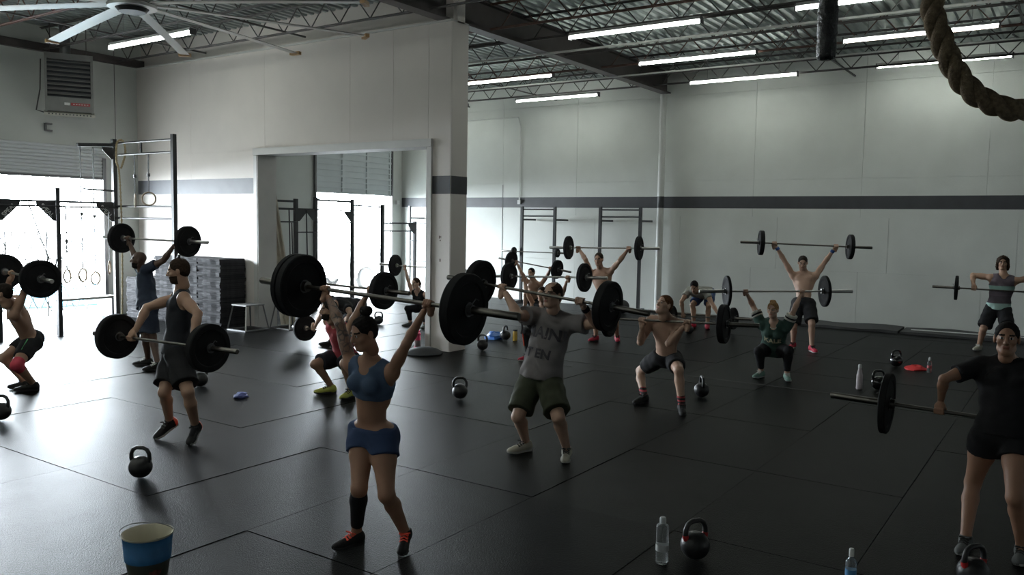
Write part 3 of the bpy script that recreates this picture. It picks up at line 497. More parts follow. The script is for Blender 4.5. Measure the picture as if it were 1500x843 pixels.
class Figure:
    def __init__(s, J, h, sk, female=False, bulk=1.0, res=.012, hair=(.03, .02, .015), beard=False, look=None, belly=0.0, over=True):
        s.J = {k: A3(v) for k, v in J.items()}; J = s.J; s.h = h; q = s.q = h/1.75; s.fem = female; s.b = bulk; s.res = res
        s.root = A3(((J['ankle', 'L']+J['ankle', 'R'])/2*A3((1, 1, 0))))
        s.U = unit(J['neck']-J['pelvis']); s.F = unit(J['face']); s.Lat = unit(J['shoulder', 'L']-J['shoulder', 'R'])
        sg = 1.0 if np.dot(np.cross((0, 0, 1), s.Lat), s.F) > 0 else -1.0
        s.B = unit(sg*np.cross(s.U, s.Lat)); s.Lat = unit(s.Lat-s.U*(s.Lat@s.U)); s.ax = np.stack([s.Lat, s.B, s.U])
        s.hl = unit(J['hip', 'L']-J['hip', 'R'])
        s.hair_m = mat('hair_%.2f_%.2f' % (hair[0], hair[1]), hair, .8, var=.4, vscale=60, spec=.15); s.sk = sk
        lip = tuple(c*f for c, f in zip(sk.node_tree.nodes['Principled BSDF'].inputs['Base Color'].default_value[:3], (.75, .5, .5)))
        s.lip = mat('lips_'+sk.name, lip, .45)
        tf = .93 if female else 1.0; hf = 1.05 if female else 1.0; wf = .88 if female else 1.0
        T = lambda t: J['pelvis']+(J['neck']-J['pelvis'])*t
        s.T = T; ax = s.ax; b = bulk; P = []
        hs = J['hip', 'L']-J['hip', 'R']
        torso = [EL(T(.03), (.150*q*b*hf, .108*q*b, .115*q), ax), EL(T(.30)+s.B*.006, (.128*q*b*wf, .096*q*b, .165*q), ax, .04),
                 EL(T(.60), (.152*q*b*tf, .112*q*b*tf, .185*q), ax, .04), EL(T(.82)-s.B*.004, (.150*q*b*tf, .092*q*b, .095*q), ax, .04)]
        if belly: torso.append(EL(T(.28)+s.B*.045*q, ((.13+belly)*q, (.075+belly)*q, .15*q), ax, .06))
        for S in 'LR':
            sg_ = 1 if S == 'L' else -1; sh = J['shoulder', S]
            torso += [RC(J['neck']-s.U*.02*q, sh, .050*q*b*tf, .050*q*b*tf, .04)]
            if female: torso.append(EL(T(.70)+s.Lat*sg_*.068*q+s.B*.088*q, (.060*q, .052*q, .058*q), ax, .025))
            else: torso.append(EL(T(.76)+s.Lat*sg_*.070*q+s.B*.066*q, (.078*q*b, .040*q*b, .060*q), ax, .02))
            torso.append(EL(J['hip', S]-s.B*.045*q-s.U*.01*q, (.080*q*b*hf, .085*q*b*hf, .095*q*b), ax, .03))
            torso.append(RC(T(.45)+s.Lat*sg_*.09*q-s.B*.03*q, sh-s.Lat*sg_*.02-s.U*.05*q, .045*q*b*tf, .045*q*b*tf, .04))   # lats
        s.torso = torso
        s.arms = {}; s.legs = {}
        for S in 'LR':
            sh = J['shoulder', S]; a = []
            if ('elbow', S) in J:
                el, wr_, gr = J['elbow', S], J['wrist', S], J['grip', S]; af = .84 if female else 1.0; af *= b
                m1 = el+(wr_-el)*.28
                a = [SP(sh, .060*q*af, .035), RC(sh, el, .051*q*af, .040*q*af, .03), EL(sh+(el-sh)*.5, (.046*q*af, .052*q*af, .10*q), s.bone_ax(sh, el), .03),
                     RC(el, m1, .039*q*af, .044*q*af, .02), RC(m1, wr_, .044*q*af, .027*q*af, .02)]
            s.arms[S] = a
            hp, kn, an, to = (J[n, S] for n in ('hip', 'knee', 'ankle', 'toe')); lf = b*(1.02 if female else 1.0)
            back = unit(np.cross(np.cross(unit(an-kn), unit(kn-hp)), unit(an-kn))) if np.linalg.norm(np.cross(unit(an-kn), unit(kn-hp))) > .05 else s.F
            if back@s.F > 0 and abs((unit(an-kn))[2]) > .6: back = -back
            s.back = back
            c1 = kn+(an-kn)*.30+back*.018*q
            thighq = hp+(kn-hp)*.40
            s.legs[S] = [RC(hp, thighq, .092*q*lf, .084*q*lf, .03), RC(thighq, kn, .084*q*lf, .055*q*lf, .03), SP(kn, .055*q*lf, .02), RC(kn, c1, .050*q*lf, .056*q*lf, .02), RC(c1, an, .056*q*lf, .036*q, .02),
                         RC(an, an+(to-an)*.35-A3((0, 0, .02)), .034*q, .022*q, .02)]
        hd = J['head']; 
        la, lp = look if look is not None else (None, 0)
        fdir = s.F if la is None else la
        up0 = unit(J['head']-J['neck']); fy = unit(A3(fdir)+A3((0, 0, math.tan(math.radians(lp))))); hx = unit(np.cross(fy, (0, 0, 1))); hz = np.cross(hx, fy)
        s.HM = frame(hx, fy, hz)
        s.neckp = [RC(J['neck']-s.U*.03*q, hd+s.HM@A3((0, -.025, -.06))*q, .062*q*(b if not female else .82), .054*q*(1 if not female else .86), .03)]
        s.beard = beard; s.obj = None
    def bone_ax(s, a, b):
        z = unit(b-a); x = unit(np.cross(z, (0.3, .5, .8))); return np.stack([x, np.cross(z, x), z])
    def build(s, label, group=None, hands=True):
        P = s.torso+s.neckp+s.arms['L']+s.arms['R']+s.legs['L']+s.legs['R']
        V, Q = surf(P, s.res, it=2); mi = np.zeros(len(Q), int)
        hres = .0055 if s.res < .011 else .0075
        hv, hq, hm = head_mesh(s.fem, s.beard, hres)
        s.HS = s.q*1.0
        V2 = (hv*s.HS)@s.HM.T+s.J['head']; Q = np.concatenate([Q, hq+len(V)]); mi = np.concatenate([mi, hm]); V = np.concatenate([V, V2])
        for S in 'LR':
            if ('grip', S) not in s.J: continue
            gr, wr_ = s.J['grip', S], s.J['wrist', S]; bx = unit(s.J['bar1']-s.J['bar0']); z = gr-wr_; z = unit(z-bx*(z@bx))
            y = unit(np.cross(z, bx)); want = s.F if z[2] > 0 else -s.F
            if y@want < 0: y = -y
            x = np.cross(y, z); mid = (s.J['bar0']+s.J['bar1'])/2-gr
            gv = GRIP[0].copy(); gq = GRIP[1]
            if (mid@x) > 0: gv = gv*A3((-1, 1, 1)); gq = gq[:, ::-1]
            V2 = (gv*s.q*(.92 if s.fem else 1.04))@frame(x, y, z).T+gr
            Q = np.concatenate([Q, gq+len(V)]); mi = np.concatenate([mi, np.zeros(len(gq), int)]); V = np.concatenate([V, V2])
        me = np_mesh('person', V-s.root, Q, [s.sk, s.hair_m, s.lip, M_EYE, M_IRIS], mi)
        s.obj = link('person', me, None, None, tuple(s.root)); tag(s.obj, label, 'person', group)
        return s
    def part(s, name, V, Q, m, label=None):
        o = link(name, np_mesh(name, V-s.root, Q, [m]), None, s.obj)
        if label: o['label'] = label
        return o
    # ---- clothing
    def top(s, m, name='tank_top', e=.012, hem=.02, neckr=.085, arm=.10, low=None, sleeves=0, sl_r=.078, loose=0.0, vneck=0.0):
        q = s.q; P = grow(s.torso, e)
        if loose:
            P += [EL(s.T(.12), ((.150+loose)*q*s.b, (.112+loose)*q*s.b, .20*q), s.ax, .05), EL(s.T(.4), ((.150+loose*.7)*q*s.b, (.115+loose*.7)*q*s.b, .2*q), s.ax, .05)]
        if low is None: P.append(EL(s.T(hem+.03), (.158*q*s.b+e+loose, .122*q*s.b+e+loose, .26*q), s.ax, .04))
        cuts = [plane(s.T(hem), -s.U)]
        for S in 'LR':
            sg = 1 if S == 'L' else -1
            if sleeves and ('elbow', S) in s.J:
                sh, el = s.J['shoulder', S], s.J['elbow', S]; en = sh+(el-sh)*sleeves
                P.append(RC(sh-unit(el-sh)*.02, en+(el-sh)*.15, sl_r*.95*q*s.b, sl_r*1.06*q*s.b, .03))
            elif arm:
                c = s.J['shoulder', S]+s.Lat*sg*.045*q
                cuts.append(hole(EL(c, (arm*.80*q, arm*1.1*q, arm*1.25*q), s.ax)))
        nb = s.J['neck']
        cuts.append(hole(RC(nb+s.U*.02*q+s.B*.02*q, nb+s.U*.2, neckr*q, neckr*1.2*q)))
        if vneck: cuts.append(hole(RC(nb+s.B*.10*q-s.U*vneck*.75*q, nb+s.B*.10*q+s.U*.1, .052*q, neckr*.9*q)))
        if low is not None: cuts.append(plane(s.T(low), -s.U))
        F, lo, h = field(P, s.res, cuts)
        if sleeves:
            X, Y, Z = ((lo[i]+h*np.arange(F.shape[i])) for i in range(3)); X = X[:, None, None]; Y = Y[None, :, None]; Z = Z[None, None, :]
            for S in 'LR':
                if ('elbow', S) not in s.J: continue
                sh, el = s.J['shoulder', S], s.J['elbow', S]; d = unit(el-sh); en = sh+(el-sh)*sleeves
                pl = (X-en[0])*d[0]+(Y-en[1])*d[1]+(Z-en[2])*d[2]
                near_ = sd_prim(RC(sh+(el-sh)*.45, el+d*.15, .13*q, .13*q), X+0*Y+0*Z, Y+0*X+0*Z, Z+0*X+0*Y)
                F = np.where(near_ < 0, np.maximum(F, pl), F)
        V, Q = nets(F.astype(f32), lo, h); V = smooth_v(V, Q, 1)
        V = s.wrinkle(V, Q, .004 if loose else .002)
        return s.part(name, V, Q, m)
    def wrinkle(s, V, Q, amp):
        n = np.zeros_like(V); fn = np.cross(V[Q[:, 2]]-V[Q[:, 0]], V[Q[:, 3]]-V[Q[:, 1]])
        for i in range(4): np.add.at(n, Q[:, i], fn)
        n /= np.maximum(np.linalg.norm(n, axis=1), 1e-12)[:, None]
        w_ = np.sin(V[:, 2]*38+V[:, 0]*25+2*np.sin(V[:, 1]*19))+.7*np.sin(V[:, 0]*47-V[:, 2]*21+V[:, 1]*33)
        return V+n*(amp*w_)[:, None]
    def shorts(s, m, name='shorts', e=.016, leg=.6, flare=.025, waist=.16):
        q = s.q; P = grow([p for p in s.torso if p[0] == 'el'][:2]+[p for p in s.torso if p[0] == 'el' and np.linalg.norm(p[1]-s.J['pelvis']) < .16*q], e*.9)
        cuts = [plane(s.T(waist), s.U)]; ends = []
        for S in 'LR': P += grow(s.legs[S][:2], e)
        for S in 'LR':
            hp, kn = s.J['hip', S], s.J['knee', S]; en = hp+(kn-hp)*(leg+.12)
            r2 = (.092+(.056-.092)*leg)*q*s.b+e+flare
            P.append(RC(hp, en, .094*q*s.b+e, r2, .03)); ends.append((hp, kn))
        F, lo, h = field(P, s.res); F, X, Y, Z = s.waist_cut(F, lo, h, waist, e)
        ds = []; ws = []
        for hp, kn in ends:
            d = unit(kn-hp); en = hp+(kn-hp)*leg
            ds.append((X-en[0])*d[0]+(Y-en[1])*d[1]+(Z-en[2])*d[2]); ws.append(np.exp(-np.clip(sd_prim(RC(hp, kn, .001, .001), X, Y, Z), 0, 1)/.018))
        F = np.maximum(F, (ds[0]*ws[0]+ds[1]*ws[1])/(ws[0]+ws[1]+1e-12))
        V, Q = nets(F.astype(f32), lo, h); V = s.wrinkle(smooth_v(V, Q, 1), Q, .003 if flare > .01 else .001)
        return s.part(name, V, Q, m)
    def waist_cut(s, F, lo, h, waist, e):                    # cut at the waist without cutting raised thighs
        X, Y, Z = ((lo[i]+h*np.arange(F.shape[i])) for i in range(3)); X = X[:, None, None]+0*Y[None, :, None]+0*Z[None, None, :]; Y = Y[None, :, None]+0*X; Z = Z[None, None, :]+0*X
        c = plane(s.T(waist), s.U)(X, Y, Z); th = np.full(F.shape, 9.0)
        for S in 'LR':
            hp, kn = s.J['hip', S], s.J['knee', S]; th = np.minimum(th, sd_prim(RC(hp+(kn-hp)*.12, kn, .10*s.q*s.b+e, .08*s.q*s.b+e), X, Y, Z))
        trunk = np.minimum.reduce([sd_prim(p, X, Y, Z) for p in s.torso[:4]])
        return np.where((th < .004) | (trunk > e+.03), F, np.maximum(F, c)), X, Y, Z
    def leggings(s, m, upto=.93, e=.007, waist=.2):
        P = grow([p for p in s.torso if p[0] == 'el'][:2]+[p for p in s.torso if p[0] == 'el' and np.linalg.norm(p[1]-s.J['pelvis']) < .16*s.q]+s.legs['L'][:5]+s.legs['R'][:5], e)
        F, lo, h = field(P, s.res); F, X, Y, Z = s.waist_cut(F, lo, h, waist, e)
        F = np.maximum(F, .13-Z).astype(f32); V, Q = nets(F, lo, h); return s.part('leggings', smooth_v(V, Q, 1), Q, m)
    def sleeve(s, m, name, S, a, b, t0, t1, e=.006, prims=None):      # tight tube on a limb between two joints
        A_, B_ = s.J[a, S], s.J[b, S]; d = unit(B_-A_); P = grow(prims or s.legs[S], e)
        V, Q = surf(P, s.res*.8, [plane(A_+(B_-A_)*t0, -d), plane(A_+(B_-A_)*t1, d)], 1); return s.part(name, V, Q, m)
    def knee_band(s, m, S, r=.115, e=.008):
        kn = s.J['knee', S]; V, Q = surf(grow(s.legs[S][1:5], e), s.res*.8, [lambda X, Y, Z: np.sqrt((X-kn[0])**2+(Y-kn[1])**2+(Z-kn[2])**2)-r*s.q], 1); return s.part('knee_sleeve', V, Q, m)
    def hair(s, kind='short', m=None, bun=None):
        sc = s.HS; R_ = s.HM; c = s.J['head']; m = m or s.hair_m
        W = lambda p: R_@(A3(p)*sc)+c
        ax = R_.T
        if kind == 'none': return
        P = [EL(W((0, -.014, .034)), A3((.080, .098, .0895))*sc, ax, .01)]
        cuts = [hole(EL(W((0, .094, .004)), A3((.070, .062, .080))*sc, ax)), plane(W((0, .05, -.02)), R_@A3((0, 1.0, -.95)))]
        if kind in ('short', 'balding'):
            P.append(EL(W((0, -.045, -.005)), A3((.072, .062, .07))*sc, ax, .02)); cuts.append(hole(EL(W((0, .06, -.05)), A3((.12, .075, .085))*sc, ax)))
            if kind == 'balding': cuts.append(hole(EL(W((0, .06, .12)), A3((.055, .09, .06))*sc, ax)))
        if kind == 'long':
            for sg in (-1, 1): P += [RC(W((sg*.070, -.01, .06)), W((sg*.086, .0, -.07)), .03*sc, .026*sc, .02), RC(W((sg*.05, -.07, .03)), W((sg*.075, -.05, -.10)), .04*sc, .03*sc, .02)]
            P += [EL(W((0, -.02, .055)), A3((.088, .10, .085))*sc, ax, .02), RC(W((0, -.09, .02)), W((0, -.08, -.09)), .05*sc, .05*sc, .02)]
            cuts = [hole(EL(W((0, .085, -.03)), A3((.062, .07, .105))*sc, ax))]
        if kind in ('bun', 'pony', 'tied'):
            P.append(EL(W((0, -.04, .0)), A3((.072, .064, .075))*sc, ax, .02)); cuts.append(hole(EL(W((0, .06, -.06)), A3((.12, .085, .09))*sc, ax)))
        V, Q = surf(P, s.res*.6, cuts, 1)
        Vr = (V-c)@R_; tuft = np.sin(Vr[:, 0]*310+4*np.sin(Vr[:, 2]*60))*np.sin(Vr[:, 1]*230+3*np.sin(Vr[:, 0]*70))+.8*np.sin(Vr[:, 2]*190+Vr[:, 0]*120)
        V = V+(V-c)/np.maximum(np.linalg.norm(V-c, axis=1), 1e-6)[:, None]*(tuft*(.0014 if kind != 'long' else .003))[:, None]
        o = s.part('hair', V, Q, m)
        if kind == 'bun' or kind == 'pony':
            bp = bun or (0, -.06, .13)
            if kind == 'bun': P2 = [EL(W(bp), A3((.042, .040, .036))*sc, ax, .01), SP(W(A3(bp)+A3((.02, .01, .015))), .025*sc, .02), SP(W(A3(bp)+A3((-.02, -.01, .012))), .026*sc, .02)]
            else: P2 = [RC(W((0, -.10, .05)), W((0, -.13, -.03)), .024*sc, .03*sc, .02), RC(W((0, -.13, -.03)), W((0, -.12, -.14)), .03*sc, .012*sc, .02)]
            V, Q = surf(P2, .007, (), 1); h2 = link('hair_bun' if kind == 'bun' else 'ponytail', np_mesh('hair_bun', V-s.root, Q, [m]), None, o)
    def shoes(s, m_up, m_sole, m_lace, size=1.0, pitch=(0, 0), heel=None, socks=None, sock0=.72):
        for i, S in enumerate('LR'):
            an, to = s.J['ankle', S], s.J['toe', S]; d = A3((to[0]-an[0], to[1]-an[1], 0)); d = unit(d); p = math.radians(pitch[i])
            x = np.cross(d, (0, 0, 1)); y = d*math.cos(p)-A3((0, 0, 1))*math.sin(p); z = np.cross(x, y)
            R_ = frame(x, y, z); sc = size*s.q
            org = an-z*.085*sc*(1.0)+y*.02*sc                      # ankle joint sits above the heel
            pts_ = (A3([v for v in SOLE.v])*sc)@R_.T+org
            org = org-A3((0, 0, pts_[:, 2].min()-.0015))          # the sole rests on the mat
            Vs = (SHOE_UP[0]*sc)@R_.T+org
            o = s.part('shoe', Vs, SHOE_UP[1], m_up)
            for nm, src, mm in (('sole', SOLE, m_sole), ('laces', LACES, m_lace)):
                if mm is None: continue
                mb_ = MB(); mb_.add([tuple((R_@(A3(v)*sc)+org)-s.root) for v in src.v], src.f); obj(nm, mb_, mm, o, nm == 'laces')
            if heel is not None:
                hv = SHOE_UP[0][:, 1] < -.035; fq = SHOE_UP[1][hv[SHOE_UP[1]].all(1)]
                us, inv = np.unique(fq, return_inverse=True); v0 = SHOE_UP[0][us]; v0 = (v0-A3((0, -.04, .05)))*1.05+A3((0, -.04, .05))
                link('heel_counter', np_mesh('heel_counter', (v0*sc)@R_.T+org-s.root, inv.reshape(-1, 4), [heel]), None, o)
            if socks is not None: s.sleeve(socks, 'sock', S, 'knee', 'ankle', sock0, 1.12, .005)

# ---- barbells
PLATE_PROF = [(.026, -.5), (.05, -.5), (.052, -.40), (.10, -.36), (.165, -.36), (.175, -.5), (.217, -.5), (.225, -.38), (.225, .38), (.217, .5), (.175, .5), (.165, .36), (.10, .36), (.052, .40), (.05, .5), (.026, .5)]
def plate_mesh(th, R_=.225):
    k = R_/.225
    return MB().lathe([(r*k if r > .03 else r, z*th) for r, z in PLATE_PROF], (0, 0, 0), (1, 0, 0), 36, True).mesh('plate', True, 35)
_pl = {}
def barbell(label, p0, p1, plates=((.07,), (.07,)), m=M_CHROME, msl=None, R_=.225, group=None, collars=True, long=2.2):
    p0, p1 = Vector(p0), Vector(p1); c = (p0+p1)/2; d = (p1-p0).normalized(); hs = (p1-p0).length/2
    e = empty('barbell', c); e.rotation_mode = 'QUATERNION'; e.rotation_quaternion = d.to_track_quat('X', 'Z'); tag(e, label, 'barbell', group)
    msl = msl or m
    inner = hs-max(max(plates[0]), max(plates[1]))/2-.03
    obj('shaft', MB().tube([(-inner, 0, 0), (inner, 0, 0)], .0145, 14), m, e, True)
    half = max(long/2, hs+.18)
    for i, s_ in enumerate((-1, 1)):
        obj('sleeve', MB().lathe([(.0145, inner-.002), (.037, inner), (.037, inner+.03), (.025, inner+.031), (.025, half-.006), (.022, half)], (0, 0, 0), (s_, 0, 0), 18), msl, e, True)
        x = inner+.031
        for th in plates[i]:
            key = (th, R_)
            if key not in _pl:
                _pl[key] = plate_mesh(th, R_); _pl[key].materials.append(M_BUMPER)
                hb = MB().lathe([(.0255, -.51*th), (.047, -.51*th), (.047, .51*th), (.0255, .51*th)], (0, 0, 0), (1, 0, 0), 20, True).mesh('hub', True); hb.materials.append(M_GREYSTEEL); _pl[key+('h',)] = hb
            po = link('plate', _pl[key], None, e, (s_*(x+th/2), 0, 0)); link('hub', _pl[key+('h',)], None, po); x += th+.002
        if collars: obj('collar', MB().lathe([(.0255, x), (.033, x), (.033, x+.025), (.0255, x+.025)], (0, 0, 0), (s_, 0, 0), 14, True).tube([(s_*(x+.012), 0, .03), (s_*(x+.03), .02, .07), (s_*(x+.05), .025, .06)], .004, 6), M_GREYSTEEL, e, True)
    return e

# ================================================================== PEOPLE
_fh = unit((_f.x, _f.y, 0)); _rt = A3((_fh[1], -_fh[0], 0))
def heading(deg):                                        # world direction, 0 = along the hall towards the entrance side
    a = math.radians(deg); return -_fh*math.cos(a)-_rt*math.sin(a)
SK_TAN = skin('tan', (.36, .195, .125)); SK_FAIR = skin('fair', (.50, .32, .235)); SK_MID = skin('medium', (.42, .255, .175)); SK_DARK = skin('dark', (.10, .058, .042))
M_BLACKC = cloth('black', (.018, .018, .02)); M_NAVY = cloth('navy', (.035, .045, .07)); M_BRA = cloth('slate_blue', (.075, .115, .19)); M_BSHORT = cloth('dark_blue', (.04, .065, .14))
M_REDC = cloth('faded_red', (.36, .055, .065)); M_GREYC = cloth('heather_grey', (.20, .185, .185)); M_OLIVE = cloth('olive', (.045, .05, .032)); M_GREEN = cloth('forest_green', (.045, .085, .07))
M_GREY2 = cloth('light_grey', (.30, .30, .27)); M_WHITEC = cloth('white', (.55, .54, .48)); M_DKSHORT = cloth('charcoal', (.028, .03, .036))
M_SHOEB = cloth('shoe_black', (.018, .018, .018), .6); M_SHOEW = cloth('shoe_pale', (.42, .40, .33), .6); M_SHOER = cloth('shoe_red', (.45, .03, .06), .6); M_SHOEY = cloth('shoe_yellow', (.40, .42, .10), .6); M_SHOEG = cloth('shoe_mint', (.20, .32, .27), .6); M_SHOEGR = cloth('shoe_grey', (.12, .13, .13), .6)
M_LACEO = mat('orange_lace', (.90, .10, .06), .6); M_LACEK = mat('black_lace', (.02, .02, .02), .7); M_LACEW = mat('white_lace', (.5, .5, .47), .7)
M_SOLEW = mat('white_sole', (.42, .42, .40), .6); M_SOLEK = mat('dark_sole', (.03, .03, .032), .6)
M_ORANGE = mat('orange_heel', (.85, .10, .05), .5)
def tattoo_mat():
    m = bpy.data.materials.new('inked_skin'); m.use_nodes = True; nt = m.node_tree; N = nt.nodes; L = nt.links; b = N['Principled BSDF']; b.inputs['Roughness'].default_value = .5
    v = N.new('ShaderNodeTexVoronoi'); v.inputs['Scale'].default_value = 24; v.feature = 'DISTANCE_TO_EDGE'; n = N.new('ShaderNodeTexNoise'); n.inputs['Scale'].default_value = 22
    tc = N.new('ShaderNodeTexCoord'); L.new(tc.outputs['Object'], v.inputs['Vector']); L.new(tc.outputs['Object'], n.inputs['Vector'])
    mx = N.new('ShaderNodeMath'); mx.operation = 'MULTIPLY_ADD'; L.new(v.outputs[0], mx.inputs[0]); mx.inputs[1].default_value = 2.0; L.new(n.outputs['Fac'], mx.inputs[2])
    r = N.new('ShaderNodeValToRGB'); r.color_ramp.elements[0].position = .45; r.color_ramp.elements[0].color = (.10, .085, .08, 1); r.color_ramp.elements[1].position = .72; r.color_ramp.elements[1].color = (.30, .19, .14, 1)
    L.new(mx.outputs[0], r.inputs[0]); L.new(r.outputs[0], b.inputs['Base Color']); return m
M_INK = tattoo_mat()
def lettering(fig, garment, text, size, t, m, dx=0.0, off=.004, bold=.0):
    """flat printed letters laid onto the chest of a shirt"""
    from mathutils.bvhtree import BVHTree
    cu = bpy.data.curves.new('lettering', 'FONT'); cu.body = text; cu.size = size; cu.align_x = 'CENTER'; cu.align_y = 'CENTER'; cu.offset = bold; cu.resolution_u = 2
    tmp = bpy.data.objects.new('tmp', cu); COL.objects.link(tmp); dg = bpy.context.evaluated_depsgraph_get(); me = bpy.data.meshes.new_from_object(tmp.evaluated_get(dg)); bpy.data.objects.remove(tmp); 
    bm = bmesh.new(); bm.from_mesh(me); bmesh.ops.triangulate(bm, faces=bm.faces); bmesh.ops.subdivide_edges(bm, edges=[e for e in bm.edges if e.calc_length() > size*.22], cuts=1)
    gm = garment.data; bv = BVHTree.FromPolygons([v.co for v in gm.vertices], [tuple(p.vertices) for p in gm.polygons])
    xr = -fig.Lat if np.dot(np.cross(fig.U, fig.B), -fig.Lat) > 0 else fig.Lat
    xr = np.cross(fig.U, fig.B)                           # reading direction as seen from the front
    c = fig.T(t)-fig.root
    for v in bm.verts:
        p = c+xr*(v.co.x+dx)+fig.U*v.co.y+fig.B*.5
        hit = bv.ray_cast(Vector(p), Vector(-fig.B))
        v.co = (hit[0]+Vector(fig.B)*off) if hit[0] else Vector(p-fig.B*.36)
    me2 = bpy.data.meshes.new('lettering'); bm.to_mesh(me2); bm.free()
    return link('lettering', me2, m, garment)

P = PEOPLE
def fig(key, h, sk, **k): return Figure(P[key], h, sk, **k)

# woman in the blue top
a = fig('w_blue', 1.62, SK_TAN, female=True, res=.0085, hair=(.012, .010, .010), look=(heading(48), -14)).build('woman in slate blue sports top and blue shorts lifting a barbell overhead')
a.top(M_BRA, 'sports_top', e=.008, hem=.0, neckr=.098, arm=.100, low=.50, vneck=.07); a.shorts(M_BSHORT, e=.013, leg=.36, flare=.012, waist=.12)
a.hair('bun', bun=(0, -.055, .140)); a.sleeve(M_BLACKC, 'calf_sleeve', 'L', 'knee', 'ankle', .10, .86, .005)
a.sleeve(M_INK, 'arm_tattoo', 'L', 'shoulder', 'wrist', .12, .97, .0015, a.arms['L'])
a.shoes(M_SHOEB, M_SOLEK, M_LACEO, .95, pitch=(0, 12))
barbell('barbell with thick black plates held up by the woman in blue', P['w_blue']['bar0'], P['w_blue']['bar1'], ((.06, .045), (.075,)), M_BARDARK)
# man in the black tank top
a = fig('m_tank', 1.80, SK_MID, res=.0095, hair=(.035, .022, .015), beard=True, look=(heading(78), -6)).build('bearded man in black tank top swinging a barbell at his hips')
a.top(mat('cloth_dark_tank', (.028, .03, .036), .85, var=.1, bump=.2, bscale=200, spec=.2), e=.012, hem=.01, neckr=.082, arm=.105, vneck=.03); a.shorts(M_BLACKC, leg=.80, flare=.045)
a.hair('short'); a.shoes(M_SHOEB, M_SOLEW, M_LACEK, 1.0, pitch=(24, 24), heel=M_ORANGE, socks=M_BLACKC, sock0=.90)
barbell('barbell with large black plates at the hips of the man in the black tank top', P['m_tank']['bar0'], P['m_tank']['bar1'], ((.08,), (.08,)), M_BARDARK)
# man in the navy tee
a = fig('m_navy', 1.80, SK_DARK, res=.012, hair=(.01, .008, .008), beard=True, look=(heading(70), 4)).build('bald man in navy t-shirt and dark shorts locking a barbell overhead')
a.top(M_NAVY, 't_shirt', e=.014, hem=-.02, neckr=.066, sleeves=.6, sl_r=.070, loose=.012); a.shorts(M_NAVY, leg=.88, flare=.03)
a.hair('none'); a.shoes(M_SHOEB, M_SOLEK, M_LACEW)
barbell('barbell held up by the bald man in the navy t-shirt', P['m_navy']['bar0'], P['m_navy']['bar1'], ((.07,), (.07,)), M_CHROME)
# shirtless man by the open door
a = fig('m_left', 1.78, SK_MID, res=.011, hair=(.02, .015, .012), look=(heading(75), 0)).build('shirtless man with a red knee sleeve squatting under a barbell')
sh_ = a.shorts(M_BLACKC, e=.010, leg=.62, flare=.008); a.hair('short'); a.knee_band(mat('red_knee_sleeve', (.55, .05, .08), .8), 'R')
hp_, kn_ = a.J['hip', 'R'], a.J['knee', 'R']; d_ = unit(kn_-hp_)
n_ = unit(np.cross(d_, a.F)); n_ = n_ if n_@A3((_f.x, _f.y, 0)) < 0 else -n_
M_STRG = mat('green_side_stripe', (.10, .42, .16), .7)
for q in (-.02, .015): 
    s0, s1 = hp_+d_*.06+n_*.100+A3((0, 0, q)), hp_+d_*.25+n_*.082+A3((0, 0, q))
    obj('side_stripe', MB().tube([tuple(s0-a.root), tuple(s1-a.root)], .006, 6), M_STRG, sh_)
a.shoes(M_SHOEB, M_SOLEK, M_LACEK)
barbell('barbell over the shirtless man with the red knee sleeve', P['m_left']['bar0'], P['m_left']['bar1'], ((.07,), (.07,)), M_CHROME)
# red tank top
a = fig('m_red', 1.78, SK_MID, res=.011, hair=(.02, .015, .012), beard=True, look=(heading(60), 0)).build('bearded man in faded red tank top squatting with a barbell overhead')
a.top(M_REDC, e=.012, hem=-.03, neckr=.082, arm=.105, vneck=.03); a.shorts(M_DKSHORT, leg=.8, flare=.03); a.hair('short'); a.shoes(M_SHOEY, M_SOLEK, M_LACEK)
barbell('barbell held over the man in the red tank top', P['m_red']['bar0'], P['m_red']['bar1'], ((.07,), (.08,)), M_BARDARK)
# woman in the further bay
a = fig('w_door', 1.62, SK_FAIR, female=True, res=.014, hair=(.05, .028, .016), look=(heading(40), -5)).build('woman in black tank top and leggings squatting beyond the wide opening')
a.top(M_BLACKC, e=.009, hem=0, neckr=.08, arm=.10, vneck=.05); a.leggings(M_BLACKC); a.hair('pony'); a.shoes(M_SHOEGR, M_SOLEK, None)
barbell('barbell held by the woman beyond the wide opening', P['w_door']['bar0'], P['w_door']['bar1'], ((.06,), (.06,)), M_CHROME)
# man bending to the bar
a = fig('m_bent', 1.78, SK_FAIR, res=.014, hair=(.02, .015, .012), look=(heading(75), -50)).build('man in black shirt bent over a low barbell behind the red tank top')
a.top(M_BLACKC, 't_shirt', e=.014, hem=-.05, neckr=.066, sleeves=.5, loose=.01); a.shorts(M_DKSHORT, leg=.8, flare=.03); a.hair('short'); a.shoes(M_SHOEB, M_SOLEK, None)
barbell('low barbell with small black plates under the bent man in black', P['m_bent']['bar0'], P['m_bent']['bar1'], ((.05,), (.05,)), M_CHROME)
